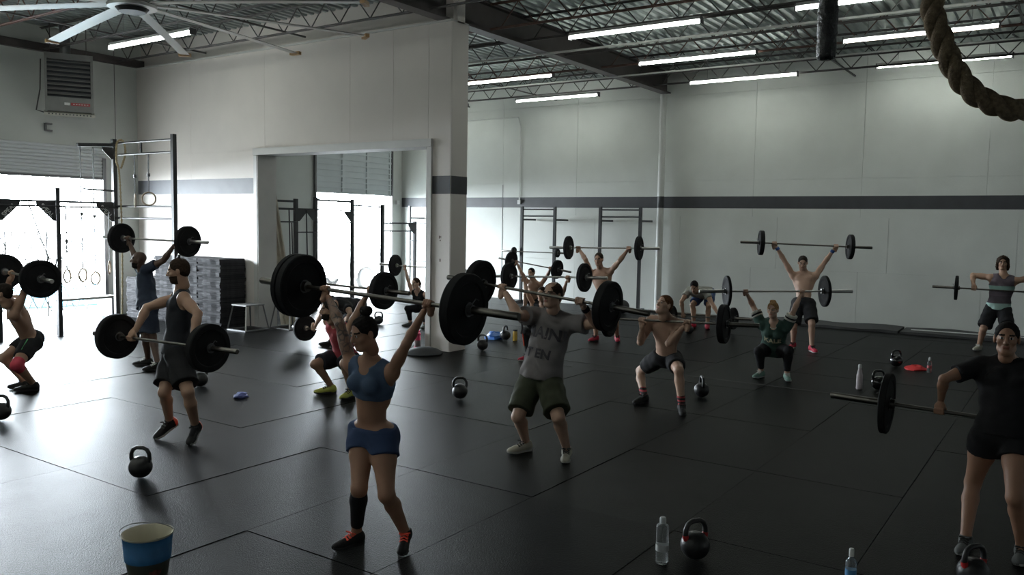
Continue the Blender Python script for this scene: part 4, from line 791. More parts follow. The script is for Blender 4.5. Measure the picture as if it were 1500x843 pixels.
# grey shirt
a = fig('m_grey', 1.76, SK_FAIR, res=.0095, hair=(.035, .024, .018), bulk=1.08, belly=.02, look=(heading(42), 6)).build('man in grey t-shirt and glasses pressing a barbell past his face')
tee = a.top(M_GREYC, 't_shirt', e=.014, hem=-.01, neckr=.066, sleeves=.62, sl_r=.084, loose=.024); a.shorts(M_OLIVE, leg=.86, flare=.045, waist=.06); a.hair('balding')
M_PRINT = mat('dark_shirt_print', (.045, .042, .05), .8)
lettering(a, tee, 'IMAINI', .15, .66, M_PRINT, dx=-.02, bold=.004); lettering(a, tee, 'IT EN', .12, .36, M_PRINT, dx=-.03, bold=.004)
gl = MB(); sc_ = a.HS
def hw(p): return tuple(a.HM@(A3(p)*sc_)+a.J['head']-a.root)
for sg in (-1, 1):
    gl.tube([hw((sg*.032+.021*math.cos(t), .100-.006*abs(math.cos(t)), .003+.016*math.sin(t))) for t in np.linspace(0, 2*math.pi, 15)], .0024, 6)
    gl.tube([hw((sg*.053, .094, .008)), hw((sg*.078, .03, .010)), hw((sg*.080, -.02, .004))], .0024, 6)
gl.tube([hw((-.012, .103, .006)), hw((.012, .103, .006))], .0024, 6)
obj('glasses', gl, M_STEEL, a.obj)
a.sleeve(M_BLACKC, 'wrist_band', 'R', 'elbow', 'wrist', .80, .98, .006, a.arms['R'])
a.shoes(M_SHOEW, M_SOLEW, M_LACEK, 1.0)
barbell('barbell raised past the face of the man in the grey t-shirt', P['m_grey']['bar0'], P['m_grey']['bar1'], ((.08,), (.08,)), M_BARDARK)
# woman behind the grey shirt
a = fig('w_orange', 1.66, SK_MID, female=True, res=.013, hair=(.03, .02, .014), look=(heading(30), 0)).build('woman in black top squatting under a barbell behind the grey t-shirt man')
a.top(M_BLACKC, e=.009, hem=0, neckr=.08, arm=.10, vneck=.05); a.leggings(M_BLACKC); a.hair('tied'); a.shoes(M_SHOER, M_SOLEW, M_LACEK)
obj('orange_stripe', MB().tube([tuple(a.J['knee', 'L']+heading(70)*.055+A3((0, 0, -.02))-a.root), tuple(a.J['knee', 'L']*.4+a.J['ankle', 'L']*.6+heading(70)*.055-a.root)], .012, 6), M_ORANGE, a.obj)
barbell('barbell held up behind the head of the grey t-shirt man', P['w_orange']['bar0'], P['w_orange']['bar1'], ((.06,), (.06,)), M_CHROME)
# shirtless squatter in front of the wall racks
a = fig('m_back', 1.76, SK_MID, res=.014, hair=(.015, .012, .01), look=(heading(30), 0)).build('shirtless dark-haired man in a deep squat before the wall rack')
a.shorts(M_BLACKC, leg=.75, flare=.02); a.hair('short'); a.shoes(M_SHOEB, M_SOLEK, None)
barbell('barbell of the deep-squatting shirtless man before the wall rack', P['m_back']['bar0'], P['m_back']['bar1'], ((.06,), (.06,)), M_BARDARK)
# shirtless, red shoes
a = fig('m_redshoe', 1.80, SK_MID, res=.012, hair=(.03, .02, .014), look=(heading(24), -4)).build('shirtless man in red shoes standing with a barbell overhead')
a.shorts(M_WHITEC, name='white_liner', e=.010, leg=.78, flare=.02); a.shorts(M_DKSHORT, leg=.66, flare=.03); a.hair('short'); a.shoes(M_SHOER, M_SOLEK, M_LACEK)
barbell('barbell held overhead by the shirtless man in red shoes', P['m_redshoe']['bar0'], P['m_redshoe']['bar1'], ((.06,), (.06,)), M_CHROME)
# front squat
a = fig('m_squat', 1.78, SK_FAIR, res=.0105, hair=(.12, .05, .022), look=(heading(55), 22)).build('shirtless red-haired man front squatting in striped socks')
a.shorts(M_BLACKC, e=.012, leg=.66, flare=.014); a.hair('short')
M_SOCK = bpy.data.materials.new('striped_sock'); M_SOCK.use_nodes = True
_nt = M_SOCK.node_tree; _w = _nt.nodes.new('ShaderNodeTexWave'); _w.bands_direction = 'Z'; _w.inputs['Scale'].default_value = 7.5; _tc = _nt.nodes.new('ShaderNodeTexCoord'); _nt.links.new(_tc.outputs['Object'], _w.inputs['Vector'])
_cr = _nt.nodes.new('ShaderNodeValToRGB'); _cr.color_ramp.interpolation = 'CONSTANT'; _cr.color_ramp.elements[0].color = (.02, .02, .02, 1); _cr.color_ramp.elements[1].position = .55; _cr.color_ramp.elements[1].color = (.40, .05, .06, 1)
_nt.links.new(_w.outputs[0], _cr.inputs[0]); _nt.links.new(_cr.outputs[0], _nt.nodes['Principled BSDF'].inputs['Base Color']); _nt.nodes['Principled BSDF'].inputs['Roughness'].default_value = .9
a.shoes(M_SHOEB, M_SOLEK, M_LACEK, socks=M_SOCK)
barbell('barbell racked on the shoulders of the red-haired front squatter', P['m_squat']['bar0'], P['m_squat']['bar1'], ((.07,), (.075,)), M_BARDARK)
# green shirt
a = fig('w_kale', 1.66, SK_FAIR, female=True, bulk=1.12, res=.0105, hair=(.32, .19, .08), look=(heading(36), -2)).build('blonde woman in green t-shirt squatting with a barbell overhead')
tee = a.top(M_GREEN, 't_shirt', e=.012, hem=-.02, neckr=.070, sleeves=.42, sl_r=.070, loose=.006, vneck=.045)
for S in 'LR':
    sh, el = a.J['shoulder', S], a.J['elbow', S]; pr = [RC(sh, el, .078*a.q*1.1, .080*a.q*1.1)]; d = unit(el-sh)
    for t0, t1, m_ in ((.38, .48, M_WHITEC), (.48, .56, M_BLACKC), (.56, .70, M_WHITEC)):
        V, Q = surf(pr, .008, [plane(sh+(el-sh)*t0, -d), plane(sh+(el-sh)*t1, d)], 1); o = link('sleeve_band', np_mesh('sleeve_band', V-a.root, Q, [m_]), None, tee)
lettering(a, tee, 'KALE', .105, .52, mat('cream_print', (.42, .39, .26), .8), bold=.003)
nk = a.J['neck']; ring = [nk+a.B*(.02+.072*math.cos(t))*1.0+a.Lat*.072*math.sin(t)-a.U*(.012+.05*max(0, math.cos(t))) for t in np.linspace(0, 2*math.pi, 25)]
obj('collar_trim', MB().tube([tuple(p_-a.root) for p_ in ring], .006, 6), M_WHITEC, tee)
a.leggings(M_BLACKC); a.hair('bun', bun=(.02, -.06, .10)); a.shoes(M_SHOEG, M_SOLEW, M_LACEW)
barbell('barbell held by the blonde woman in the green t-shirt', P['w_kale']['bar0'], P['w_kale']['bar1'], ((.045,), (.045,)), M_CHROME)
# bending, grey shirt
a = fig('m_deadlift', 1.76, SK_MID, res=.013, hair=(.015, .012, .01), look=(heading(30), -35)).build('dark-haired man in pale grey t-shirt bending to a barbell by the wall')
a.top(M_GREY2, 't_shirt', e=.014, hem=-.03, neckr=.066, sleeves=.5, loose=.01); a.shorts(M_BSHORT, leg=.8, flare=.03); a.hair('short'); a.shoes(M_SHOER, M_SOLEK, None)
p0, p1 = list(P['m_deadlift']['bar0']), list(P['m_deadlift']['bar1'])
barbell('barbell just off the floor under the bending man in pale grey', p0, p1, ((.06,), (.06,)), M_BARDARK)
# shirtless, blue wraps
a = fig('m_far', 1.80, SK_FAIR, res=.0115, hair=(.02, .014, .011), look=(heading(20), -18)).build('shirtless man with blue wrist wraps holding a barbell overhead by the wall')
a.shorts(M_BLACKC, leg=.88, flare=.045); a.hair('short'); a.shoes(M_SHOER, M_SOLEW, M_LACEK)
M_WRAP = cloth('blue_wrap', (.05, .11, .32))
for S in 'LR': a.sleeve(M_WRAP, 'wrist_wrap', S, 'elbow', 'wrist', .80, 1.0, .007, a.arms[S])
barbell('barbell held overhead by the man with blue wrist wraps', P['m_far']['bar0'], P['m_far']['bar1'], ((.08,), (.07,)), M_BARDARK, long=2.3)
# striped tank
a = fig('m_stripe', 1.80, SK_MID, bulk=1.05, res=.0115, hair=(.035, .022, .014), look=(heading(30), 2)).build('long-haired man in grey and mint striped tank top pulling a barbell')
mst = bpy.data.materials.new('striped_tank'); mst.use_nodes = True; nt = mst.node_tree; tc = nt.nodes.new('ShaderNodeTexCoord'); sx = nt.nodes.new('ShaderNodeSeparateXYZ'); nt.links.new(tc.outputs['Object'], sx.inputs[0])
cr = nt.nodes.new('ShaderNodeValToRGB'); cr.color_ramp.interpolation = 'CONSTANT'; mr = nt.nodes.new('ShaderNodeMapRange'); mr.inputs[1].default_value = .75; mr.inputs[2].default_value = 1.45; nt.links.new(sx.outputs[2], mr.inputs[0]); nt.links.new(mr.outputs[0], cr.inputs[0])
el = cr.color_ramp.elements; el[0].color = (.36, .52, .48, 1); el[1].position = .21; el[1].color = (.085, .07, .085, 1)
for p_, c_ in ((.40, (.12, .10, .12, 1)), (.53, (.26, .42, .38, 1)), (.66, (.15, .12, .145, 1))): e_ = el.new(p_); e_.color = c_
nt.links.new(cr.outputs[0], nt.nodes['Principled BSDF'].inputs['Base Color']); nt.nodes['Principled BSDF'].inputs['Roughness'].default_value = .9
a.top(mst, e=.014, hem=-.02, loose=.012, neckr=.084, arm=.10, vneck=.03); a.shorts(M_BLACKC, leg=.88, flare=.045); a.hair('long'); a.shoes(M_SHOEW, M_SOLEW, M_LACEW)
barbell('barbell pulled up by the long-haired man in the striped tank top', P['m_stripe']['bar0'], P['m_stripe']['bar1'], ((.05,), (.05,)), M_BARDARK)
# woman in black
a = fig('w_dark', 1.66, SK_TAN, female=True, res=.0095, hair=(.014, .011, .01), look=(heading(32), 4)).build('woman in black t-shirt and black shorts hauling a barbell to her chest')
a.top(M_BLACKC, 't_shirt', e=.013, hem=-.05, neckr=.066, sleeves=.62, sl_r=.070, loose=.012); a.shorts(M_BLACKC, e=.012, leg=.34, flare=.015); a.hair('tied'); a.shoes(M_SHOEGR, M_SOLEW, M_LACEK, .95)
barbell('barbell with a slim plate hauled by the woman in the black t-shirt', P['w_dark']['bar0'], P['w_dark']['bar1'], ((.05,), (.05,)), M_BARDARK)

# ================================================================== KETTLEBELLS
def kettlebell(x, y, yaw, label, s=1.0, band=None, gloss=None):
    e = empty('kettlebell', (x, y, 0), (0, 0, yaw)); tag(e, label, 'kettlebell', 'kettlebells on the floor')
    m = gloss or M_IRON
    key = 'kb'
    if key not in _pl:
        V, Q = surf([EL((0, 0, .098), (.098, .098, .095), I3, .02)], .008, [plane((0, 0, .002), (0, 0, -1))], 1); _pl[key] = (V, Q)
        pth = [(-.070, 0, .145), (-.082, 0, .175), (-.080, 0, .215), (-.062, 0, .250), (-.03, 0, .266), (.03, 0, .266), (.062, 0, .250), (.080, 0, .215), (.082, 0, .175), (.070, 0, .145)]
        _pl['kbh'] = pth
    V, Q = _pl[key]; link('body', np_mesh('body', V*s, Q, [m]), None, e)
    h = obj('handle', MB().tube([tuple(A3(p_)*s) for p_ in _pl['kbh']], [.021*s, .019*s]+[.0175*s]*6+[.019*s, .021*s], 12), m, e, True, ang=60)
    if band:
        for sg in (-1, 1): obj('colour_band', MB().tube([(sg*.083*s, 0, .178*s), (sg*.079*s, 0, .158*s), (sg*.070*s, 0, .146*s)], [.0198*s, .0215*s, .0225*s], 12), band, h, True)
    return e
M_REDB = mat('red_band', (.45, .02, .02), .5); M_GLOSSK = mat('glossy_black_enamel', (.012, .012, .013), .15, coat=.5)
kettlebell(3.94, 6.45, math.radians(-62), 'kettlebell standing just behind the blue bucket', .98)
kettlebell(4.19, 9.45, math.radians(-60), 'kettlebell beside the feet of the man with the red knee sleeve')
kettlebell(6.60, 9.40, math.radians(-20), 'kettlebell behind the legs of the man in the black tank top')
kettlebell(8.12, 6.30, math.radians(-50), 'kettlebell between the woman in blue and the man in grey')
kettlebell(11.50, 8.44, math.radians(-75), 'kettlebell on the chalk line beside the free end of the partition')
kettlebell(12.78, 8.85, math.radians(10), 'kettlebell between the blue bag and the yellow shaker bottle')
kettlebell(10.15, 3.94, math.radians(35), 'kettlebell with its handle edge-on beside the red-haired front squatter')
kettlebell(15.97, 6.52, math.radians(30), 'kettlebell in front of the man bending in pale grey')
kettlebell(14.44, 2.36, math.radians(-40), 'glossy kettlebell near the red cloth', gloss=M_GLOSSK)
kettlebell(12.18, 2.20, math.radians(-50), 'glossy kettlebell beside the pale pink bottle', gloss=M_GLOSSK)
kettlebell(5.13, 2.00, math.radians(-30), 'kettlebell with red bands beside the tall clear bottle', .98, M_REDB)
kettlebell(5.75, .44, math.radians(-35), 'kettlebell with red bands at the feet of the woman in black', .98, M_REDB)
kettlebell(12.95, 12.25, math.radians(-60), 'kettlebell standing beyond the wide opening')
kettlebell(11.62, 9.0, math.radians(-10), 'kettlebell half hidden behind the partition end')

# ================================================================== BOTTLES, BUCKET, SMALL THINGS
M_CLEAR = mat('clear_plastic', (.80, .83, .84), .08, trans=.85); M_LABELW = mat('bottle_label', (.55, .56, .56), .6); M_CAPW = mat('white_cap', (.65, .66, .64), .4); M_LBLUE = mat('blue_label', (.10, .30, .55), .5); M_LRED = mat('red_white_label', (.55, .12, .13), .5)
def bottle(name, x, y, r, h, label, m, cap=M_CAPW, band=None, shoulder=.76, neck=.4, caph=.05, band_z=(.35, .55)):
    e = empty(name, (x, y, 0)); tag(e, label, 'bottle')
    pr = [(r*.9, .0015), (r, .012), (r*.97, h*.2), (r, h*.35), (r*.97, h*.55), (r, shoulder*h), (r*.85, shoulder*h+.05*h), (r*neck, h*.90), (r*neck, h*.93)]
    obj('body', MB().lathe(pr, (0, 0, 0), n=20), m, e, True, ang=70)
    obj('cap', MB().lathe([(r*neck*1.18, h*.925), (r*neck*1.18, h*.925+caph*.8), (r*neck*.9, h*.925+caph)], (0, 0, 0), n=16), cap, e, True)
    if band: obj('label_band', MB().lathe([(r*1.012, h*band_z[0]), (r*1.012, h*band_z[1])], (0, 0, 0), n=20), band, e, True)
    return e
bottle('water_bottle', 4.94, 2.15, .042, .29, 'tall clear water bottle beside the red-banded kettlebell', M_CLEAR, M_LABELW, M_LABELW, .84, .42, .04, (.30, .44))
bottle('water_bottle', 5.30, 1.06, .033, .21, 'clear water bottle with a blue label on bare mat', M_CLEAR, M_CAPW, M_LBLUE)
bottle('steel_bottle', 12.05, 2.42, .042, .32, 'pale pink slim steel bottle beside a glossy kettlebell', mat('pale_pink_steel', (.55, .48, .50), .35), M_CAPW, None, .62, .48, .05)
bottle('water_bottle', 14.16, 1.84, .034, .21, 'clear water bottle with red label beside the red cloth', M_CLEAR, M_CAPW, M_LRED)
M_PINK = mat('pink_plastic', (.75, .06, .16), .4)
b_ = bottle('shaker_bottle', 10.86, 9.36, .058, .26, 'pink shaker bottle against the partition wall', M_PINK, M_PINK, mat('smoky_plastic', (.25, .2, .2), .2), .8, .85, .05, (.20, .62))
obj('carry_loop', MB().tube([(.02, 0, .28), (.02, 0, .31), (.05, 0, .315), (.055, 0, .28)], .007, 8), M_PINK, b_, True)
bottle('shaker_bottle', 12.82, 8.66, .045, .20, 'yellow shaker bottle with black lid beside a kettlebell', mat('amber_plastic', (.62, .40, .08), .25), M_STEEL, None, .85, .85, .035)
# balance dome and pale board at the partition foot
tag(obj('balance_dome', MB().lathe([(.30, .0015), (.315, .02), (.29, .045), (.22, .085), (.12, .108), (.02, .115)], (10.55, 8.95, 0), n=36), mat('grey_rubber_dome', (.055, .057, .06), .7, spec=.2), None, True), 'grey rubber balance dome at the foot of the partition', 'balance dome')
# crumpled things
def crumple(name, x, y, r, hgt, m, label, cat, sx=1.0, n=10):
    mb_ = MB(); rr = random.Random(hash(label) % 999 if False else len(label)); vs_ = []; rows = 5
    for i in range(rows+1):
        t = i/rows
        for k in range(n):
            a_ = 2*math.pi*k/n; w_ = r*(math.cos(t*math.pi/2)**.6)*(1+rr.uniform(-.22, .22)); vs_.append((x+w_*math.cos(a_)*sx, y+w_*math.sin(a_), max(.0015, hgt*math.sin(t*math.pi/2)*(1+rr.uniform(-.2, .2))) if i else .0015))
    mb_.add(vs_, [(i*n+k, i*n+(k+1) % n, (i+1)*n+(k+1) % n, (i+1)*n+k) for i in range(rows) for k in range(n)]+[tuple(range(rows*n, rows*n+n)), tuple(range(n-1, -1, -1))])
    return tag(obj(name, mb_, m, None, True, ang=25), label, cat)
crumple('cloth', 14.33, 2.05, .15, .07, mat('bright_red_cloth', (.62, .03, .03), .8), 'crumpled red cloth beside a water bottle', 'cloth')
crumple('plastic_bag', 12.80, 9.12, .17, .13, mat('blue_bag', (.06, .20, .60), .4), 'crumpled blue bag beside a kettlebell', 'bag')
crumple('wrapper', 6.50, 8.45, .075, .06, mat('blue_white_wrapper', (.18, .22, .55), .5), 'small crumpled blue and white wrapper on bare mat', 'wrapper', 1.3)
# bucket
bk = empty('bucket', (2.86, 4.62, 0)); tag(bk, 'metal bucket with a blue painted band and cream inside', 'bucket')
M_BKT = mat('grey_green_bucket', (.10, .105, .085), .4, metal=.3); M_BKB = mat('blue_bucket_paint', (.035, .16, .36), .5, var=.12, vscale=18); M_CREAM = mat('cream_lining', (.62, .58, .45), .6)
obj('pail', MB().lathe([(.108, .002), (.112, .004), (.118, .05), (.132, .135)], (0, 0, 0), n=32, caps=False), M_BKT, bk, True)
obj('painted_band', MB().lathe([(.133, .115), (.138, .16), (.136, .163), (.141, .20), (.139, .203), (.146, .262)], (0, 0, 0), n=32, caps=False), M_BKB, bk, True, ang=80)
obj('lining', MB().lathe([(.146, .262), (.152, .272), (.150, .276), (.140, .268), (.118, .06), (.001, .055)], (0, 0, 0), n=32, caps=False), M_CREAM, bk, True, ang=60)
obj('base_ring', MB().lathe([(.114, .012), (.117, .016), (.116, .020)], (0, 0, 0), n=32), M_GREYSTEEL, bk, True)
obj('bail_handle', MB().tube([(.152*math.cos(t)*math.cos(.55)-.0, .152*math.cos(t)*math.sin(.55)*-1+.10*math.sin(t)*.9, .27+.045*math.sin(t)) for t in np.linspace(0, math.pi, 17)], .003, 6), M_GREYSTEEL, bk, True)
dcl = A3((-.535, -.845, 0)); tcl = A3((.845, -.535, 0))
em = MB(); ring = []
for k in range(24):
    t = 2*math.pi*k/24; ang_ = math.atan2(dcl[1], dcl[0])+.16*math.cos(t)*1.9; ring.append((.1215*math.cos(ang_+.35), .1215*math.sin(ang_+.35), .065+.030*math.sin(t)))
em.add([tuple(r_) for r_ in ring]+[(.1225*math.cos(math.atan2(dcl[1], dcl[0])+.35), .1225*math.sin(math.atan2(dcl[1], dcl[0])+.35), .065)], [(i, (i+1) % 24, 24) for i in range(24)])
obj('oval_emblem', em, mat('emblem_red_brown', (.16, .05, .04), .5, var=.6, vscale=40), bk)
tag(obj('scoop', MB().tube([(2.90, 4.60, .064), (2.93, 4.62, .16), (2.95, 4.635, .20)], [.03, .032, .02], 12), M_STEEL, None, True), 'dark scoop handle standing inside the bucket', 'scoop')

# ================================================================== RIGS, RACKS, RINGS
def post(mb_, x, y, h, s=.075): mb_.box((x, y, h/2), (s, s, h))
def upright(parent, x, y, h, s=.075, m=M_STEEL):
    o = obj('upright', MB().box((x, y, h/2+.001), (s, s, h)), m, parent)
    obj('foot_plate', MB().box((x, y, .005), (s*2, s*2, .008)), m, o)
    return o
def rail(parent, a, b, r=.017, m=M_STEEL, name='pull_up_bar'): return obj(name, MB().tube([a, b], r, 10), m, parent, True)
def beam(parent, a, b, s=.06, m=M_STEEL): return obj('crossbeam', MB().bar(a, b, s, s), m, parent)
def gusset(parent, x, y, z, dx, sz=.34, text=True):
    g_ = obj('gusset', MB().prism([(x, y-.012, z), (x+dx*sz, y-.012, z), (x+dx*sz, y-.012, z-.05), (x+dx*.05, y-.012, z-sz), (x, y-.012, z-sz)], (0, 0, 0), (0, .012, 0)), M_STEEL, parent)
    if text:
        cu = bpy.data.curves.new('lettering', 'FONT'); cu.body = 'SPEAL'; cu.size = .11; cu.align_x = 'CENTER'; cu.align_y = 'CENTER'; cu.offset = .002
        tmp = bpy.data.objects.new('t', cu); COL.objects.link(tmp); me = bpy.data.meshes.new_from_object(tmp.evaluated_get(bpy.context.evaluated_depsgraph_get())); bpy.data.objects.remove(tmp)
        me.transform(Matrix.Translation((x+dx*sz*.46, y-.015, z-sz*.46)) @ Matrix.Rotation(math.radians(90), 4, 'X') @ Matrix.Rotation(math.radians(45*dx), 4, 'Z'))
        link('lettering', me, M_WHITE, g_)
# rig by the first door
rg = empty('pull_up_rig'); tag(rg, 'tall black steel pull-up rig standing before the roll-up door', 'rig')
YA = 15.3
for x, h in ((8.92, 3.66), (7.83, 2.70), (6.80, 2.70)): upright(rg, x, YA, h)
upright(rg, 8.92, 13.40, 3.67)
beam(rg, (6.80, YA, 2.45), (8.92, YA, 2.45), .04); rail(rg, (6.8, YA-.1, 2.36), (8.92, YA-.1, 2.36))
for x, dx in ((6.84, 1), (7.79, -1), (8.88, -1)): gusset(rg, x, YA-.02, 2.44, dx)
for z in (3.58, 3.36, 2.39, 2.17): rail(rg, (8.92, YA, z), (8.92, 13.40, z), .02)
obj('upright_tab', MB().box((8.92, 14.4, 3.47), (.03, .03, .22)), M_STEEL, rg)
beam(rg, (8.22, YA, 3.50), (8.92, YA, 3.55), .06); gusset(rg, 8.89, YA-.02, 3.50, -1, .22, False)
rail(rg, (8.3, YA, 2.70), (8.92, YA, 2.68), .018)
obj('j_hook', MB().box((8.92, 13.33, 1.45), (.05, .10, .10)).box((8.92, 13.29, 1.50), (.05, .02, .08)), M_STEEL, rg)
def ring_strap(x, y, ztop, z, label, ang=0.0, off=0.0):
    e = empty('gym_ring', (x, y, 0)); tag(e, label, 'gym ring', 'gymnastic rings on the rigs')
    pts = [(.118*math.cos(t)*math.cos(ang), .118*math.cos(t)*math.sin(ang), z+.118*math.sin(t)) for t in np.linspace(0, 2*math.pi, 29)]
    obj('ring', MB().tube(pts, .015, 10, False), mat('ring_wood', (.42, .33, .24), .55), e, True, ang=80)
    obj('strap', MB().bar((off, 0, ztop), (0, 0, z+.12), .038, .006), mat('black_webbing', (.03, .03, .033), .8), e)
    obj('buckle', MB().box((0, 0, (z+.12)*.55+ztop*.45), (.05, .03, .06)), M_GREYSTEEL, e)
ring_strap(8.26, YA-.02, 3.47, 1.10, 'wooden gym ring on a long strap from the rig arm tip', .5)
ring_strap(8.50, YA-.02, 3.48, 1.03, 'wooden gym ring on a long strap from the middle of the rig arm', .4)
ring_strap(7.92, YA-.12, 2.36, 1.10, 'wooden gym ring hung beside the middle rig upright', .6)
ring_strap(8.72, YA-.12, 2.36, 1.23, 'wooden gym ring hung beside the tall rig upright', .9)
ring_strap(8.92, 14.62, 3.35, 2.50, 'wooden gym ring hung facing the hall from the high rig rungs', 1.1)
ring_strap(8.92, 14.18, 3.35, 2.53, 'wooden gym ring hung edge-on from the high rig rungs', 2.35)
# rope on the tall bay
def twist_rope(name, path, R_, label, m, strands=3, tw=16.0, n=8, cat='rope', steps=6):
    pts = [Vector(p_) for p_ in path]; fine = []
    for i in range(len(pts)-1):
        p0 = pts[max(i-1, 0)]; p1 = pts[i]; p2 = pts[i+1]; p3 = pts[min(i+2, len(pts)-1)]
        for k in range(steps):
            t = k/steps; fine.append(.5*((2*p1)+(p2-p0)*t+(2*p0-5*p1+4*p2-p3)*t*t+(3*p1-p0-3*p2+p3)*t**3))
    fine.append(pts[-1])
    e = empty(name, (0, 0, 0)); tag(e, label, cat); L = [0]
    for p_, q_ in zip(fine[:-1], fine[1:]): L.append(L[-1]+(q_-p_).length)
    ref = None; fr = []
    for i, p_ in enumerate(fine):
        t = (fine[min(i+1, len(fine)-1)]-fine[max(i-1, 0)]).normalized()
        if ref is None: ref = t.orthogonal().normalized()
        u = (ref-t*ref.dot(t)).normalized(); ref = u; fr.append((u, t.cross(u)))
    for s_ in range(strands):
        ph = 2*math.pi*s_/strands; q = [fine[i]+(fr[i][0]*math.cos(ph+L[i]*tw)+fr[i][1]*math.sin(ph+L[i]*tw))*R_*.5 for i in range(len(fine))]
        obj('strand', MB().tube(q, R_*.56, n), m, e, True, ang=80)
    return e
M_ROPEY = mat('pale_rope', (.38, .31, .19), .9, var=.2, vscale=60); M_ROPEB = mat('manila_rope', (.17, .125, .075), .95, var=.35, vscale=90, bump=.6, bscale=300)
twist_rope('hanging_rope', [(8.86, 15.02, .35), (8.88, 15.02, 1.2), (8.87, 15.0, 2.2), (8.86, 15.03, 3.0), (8.84, 15.08, 3.25), (8.88, 15.12, 3.58), (8.96, 15.06, 3.62), (8.96, 14.98, 3.4), (8.88, 15.0, 3.1)], .02, 'pale rope looped over the high rungs of the tall rig', M_ROPEY, 3, 45, 6, steps=12)
# slanted suspension strap
e = empty('suspension_strap', (7.30, YA-.06, 0)); tag(e, 'black suspension strap slanting down from the rig beam', 'strap')
obj('webbing', MB().bar((0, 0, 2.42), (.30, -.05, 1.42), .05, .01), MATS['black_webbing'], e); obj('loop', MB().tube([(.30, -.05, 1.45), (.26, -.05, 1.30), (.33, -.05, 1.22), (.42, -.05, 1.30), (.44, -.05, 1.42), (.50, -.05, 1.30)], .014, 8), MATS['black_webbing'], e, True)
# bench near the roll-up door
e = empty('flat_bench', (9.2, 17.0, 0)); tag(e, 'pale flat bench by the roll-up door', 'bench')
obj('top', MB().box((0, 0, .50), (1.3, .3, .05)), mat('pale_bench_top', (.45, .43, .40), .5), e)
for x in (-.55, .55): obj('leg', MB().box((x, 0, .2385), (.05, .26, .474)), M_GREYSTEEL, e)
# rig of the further bay
rg = empty('pull_up_rig'); tag(rg, 'black steel rig seen through the wide opening', 'rig')
for x, h in ((12.0, 2.63), (13.36, 2.68), (13.97, 2.74), (15.20, 2.73), (16.30, 2.63)): upright(rg, x, YA, h, .08)
beam(rg, (12.0, YA, 2.62), (13.36, YA, 2.62), .05); beam(rg, (13.97, YA, 2.68), (15.2, YA, 2.66), .05); beam(rg, (15.2, YA, 2.58), (16.3, YA, 2.56), .04); beam(rg, (12.0, YA, 2.44), (13.97, YA, 2.44), .05)
rail(rg, (12.0, YA-.06, 2.14), (13.36, YA-.06, 2.14)); rail(rg, (13.97, YA-.06, 2.44), (15.2, YA-.06, 2.44)); rail(rg, (13.97, YA-.06, 2.14), (15.2, YA-.06, 2.14)); rail(rg, (13.36, YA-.06, 1.90), (14.6, YA-.06, 1.90), .014)
beam(rg, (16.3, YA, 2.14), (17.6, YA, 2.14), .04); rail(rg, (16.3, YA, 1.93), (17.6, YA, 1.93)); upright(rg, 17.6, YA, 2.2, .07)
for x, dx in ((13.40, 1), (13.93, -1), (15.16, -1), (17.56, -1)): gusset(rg, x, YA-.025, 2.42 if x < 16 else 2.12, dx, .26, False)
for x, z0, z1 in ((12.35, .9, 2.42), (12.48, .9, 2.42), (13.1, .7, 2.42), (13.18, .7, 2.12), (13.62, 1.0, 2.42)):
    o = obj('resistance_band', MB().bar((x, YA-.07, z1), (x+.04, YA-.07, z0), .03, .012), MATS['black_webbing']); tag(o, 'dark elastic band hanging from the rig beyond the opening', 'elastic band', 'bands on the far rig')
# wall racks on the long wall
def wall_rack(y0, y1, label, top=2.66, rungs=(2.58, 2.40), xs=(19.20,)):
    e = empty('squat_rack', (19.35, (y0+y1)/2, 0)); tag(e, label, 'rack')
    for y in (y0, y1):
        upright(e, -.15, y-(y0+y1)/2, top, .07); obj('foot', MB().box((-.22, y-(y0+y1)/2, .042), (.75, .07, .06)), M_STEEL, e); obj('wall_tie', MB().box((.19, y-(y0+y1)/2, 2.30), (.66, .05, .05)), M_STEEL, e)
    for z in rungs: rail(e, (-.15, y0-(y0+y1)/2, z), (-.15, y1-(y0+y1)/2, z), .02)
    return e
wall_rack(11.74, 12.80, 'black squat rack on the long wall nearer the outer wall'); r2 = wall_rack(9.22, 10.36, 'black squat rack on the long wall beside the round column')
obj('j_hook', MB().box((-.22, -.57, 1.55), (.08, .06, .06)), M_STEEL, r2)
wall_rack(15.9, 16.9, 'black laddered rack in the corner of the further bay', 2.66, (2.15, 1.95, 1.62, 1.0))
barbell('barbell lying in the wall rack behind the squatting men', (19.05, 12.95, 1.42), (19.05, 11.55, 1.42), ((.045,), (.045,)), M_BARDARK, R_=.12, collars=False)
tag(obj('medicine_ball', MB().lathe([(.17*math.sin(t), .17-.17*math.cos(t)+.0015) for t in np.linspace(.02, math.pi-.02, 15)], (18.6, 9.35, 0), n=24), mat('dark_leather_ball', (.03, .03, .03), .6), None, True, ang=80), 'dark medicine ball beside the squat rack foot', 'ball')
# plate tree beyond the partition end
e = empty('plate_tree', (15.3, 12.1, 0)); tag(e, 'black plate storage tree with hung bumper plates', 'plate tree')
obj('mast', MB().box((0, 0, .62), (.075, .075, 1.22)), M_STEEL, e); obj('base', MB().box((0, 0, .03), (.6, .6, .05)), M_STEEL, e)
for z in (.30, .80, 1.15): obj('peg', MB().tube([(-.32, 0, z), (.32, 0, z)], .024, 12), M_STEEL, e, True)
k = 0
for z in (.30, .80):
    for sx in (-1, 1):
        for q in range(2):
            po = link('bumper_plate', _pl[(.07, .225)], None, None, (15.3+sx*(.10+q*.075), 12.1, z)); tag(po, 'black bumper plate hung on the plate storage tree', 'weight plate', 'plates on the storage tree'); hb_ = link('hub', _pl[(.07, .225, 'h')], None, po)
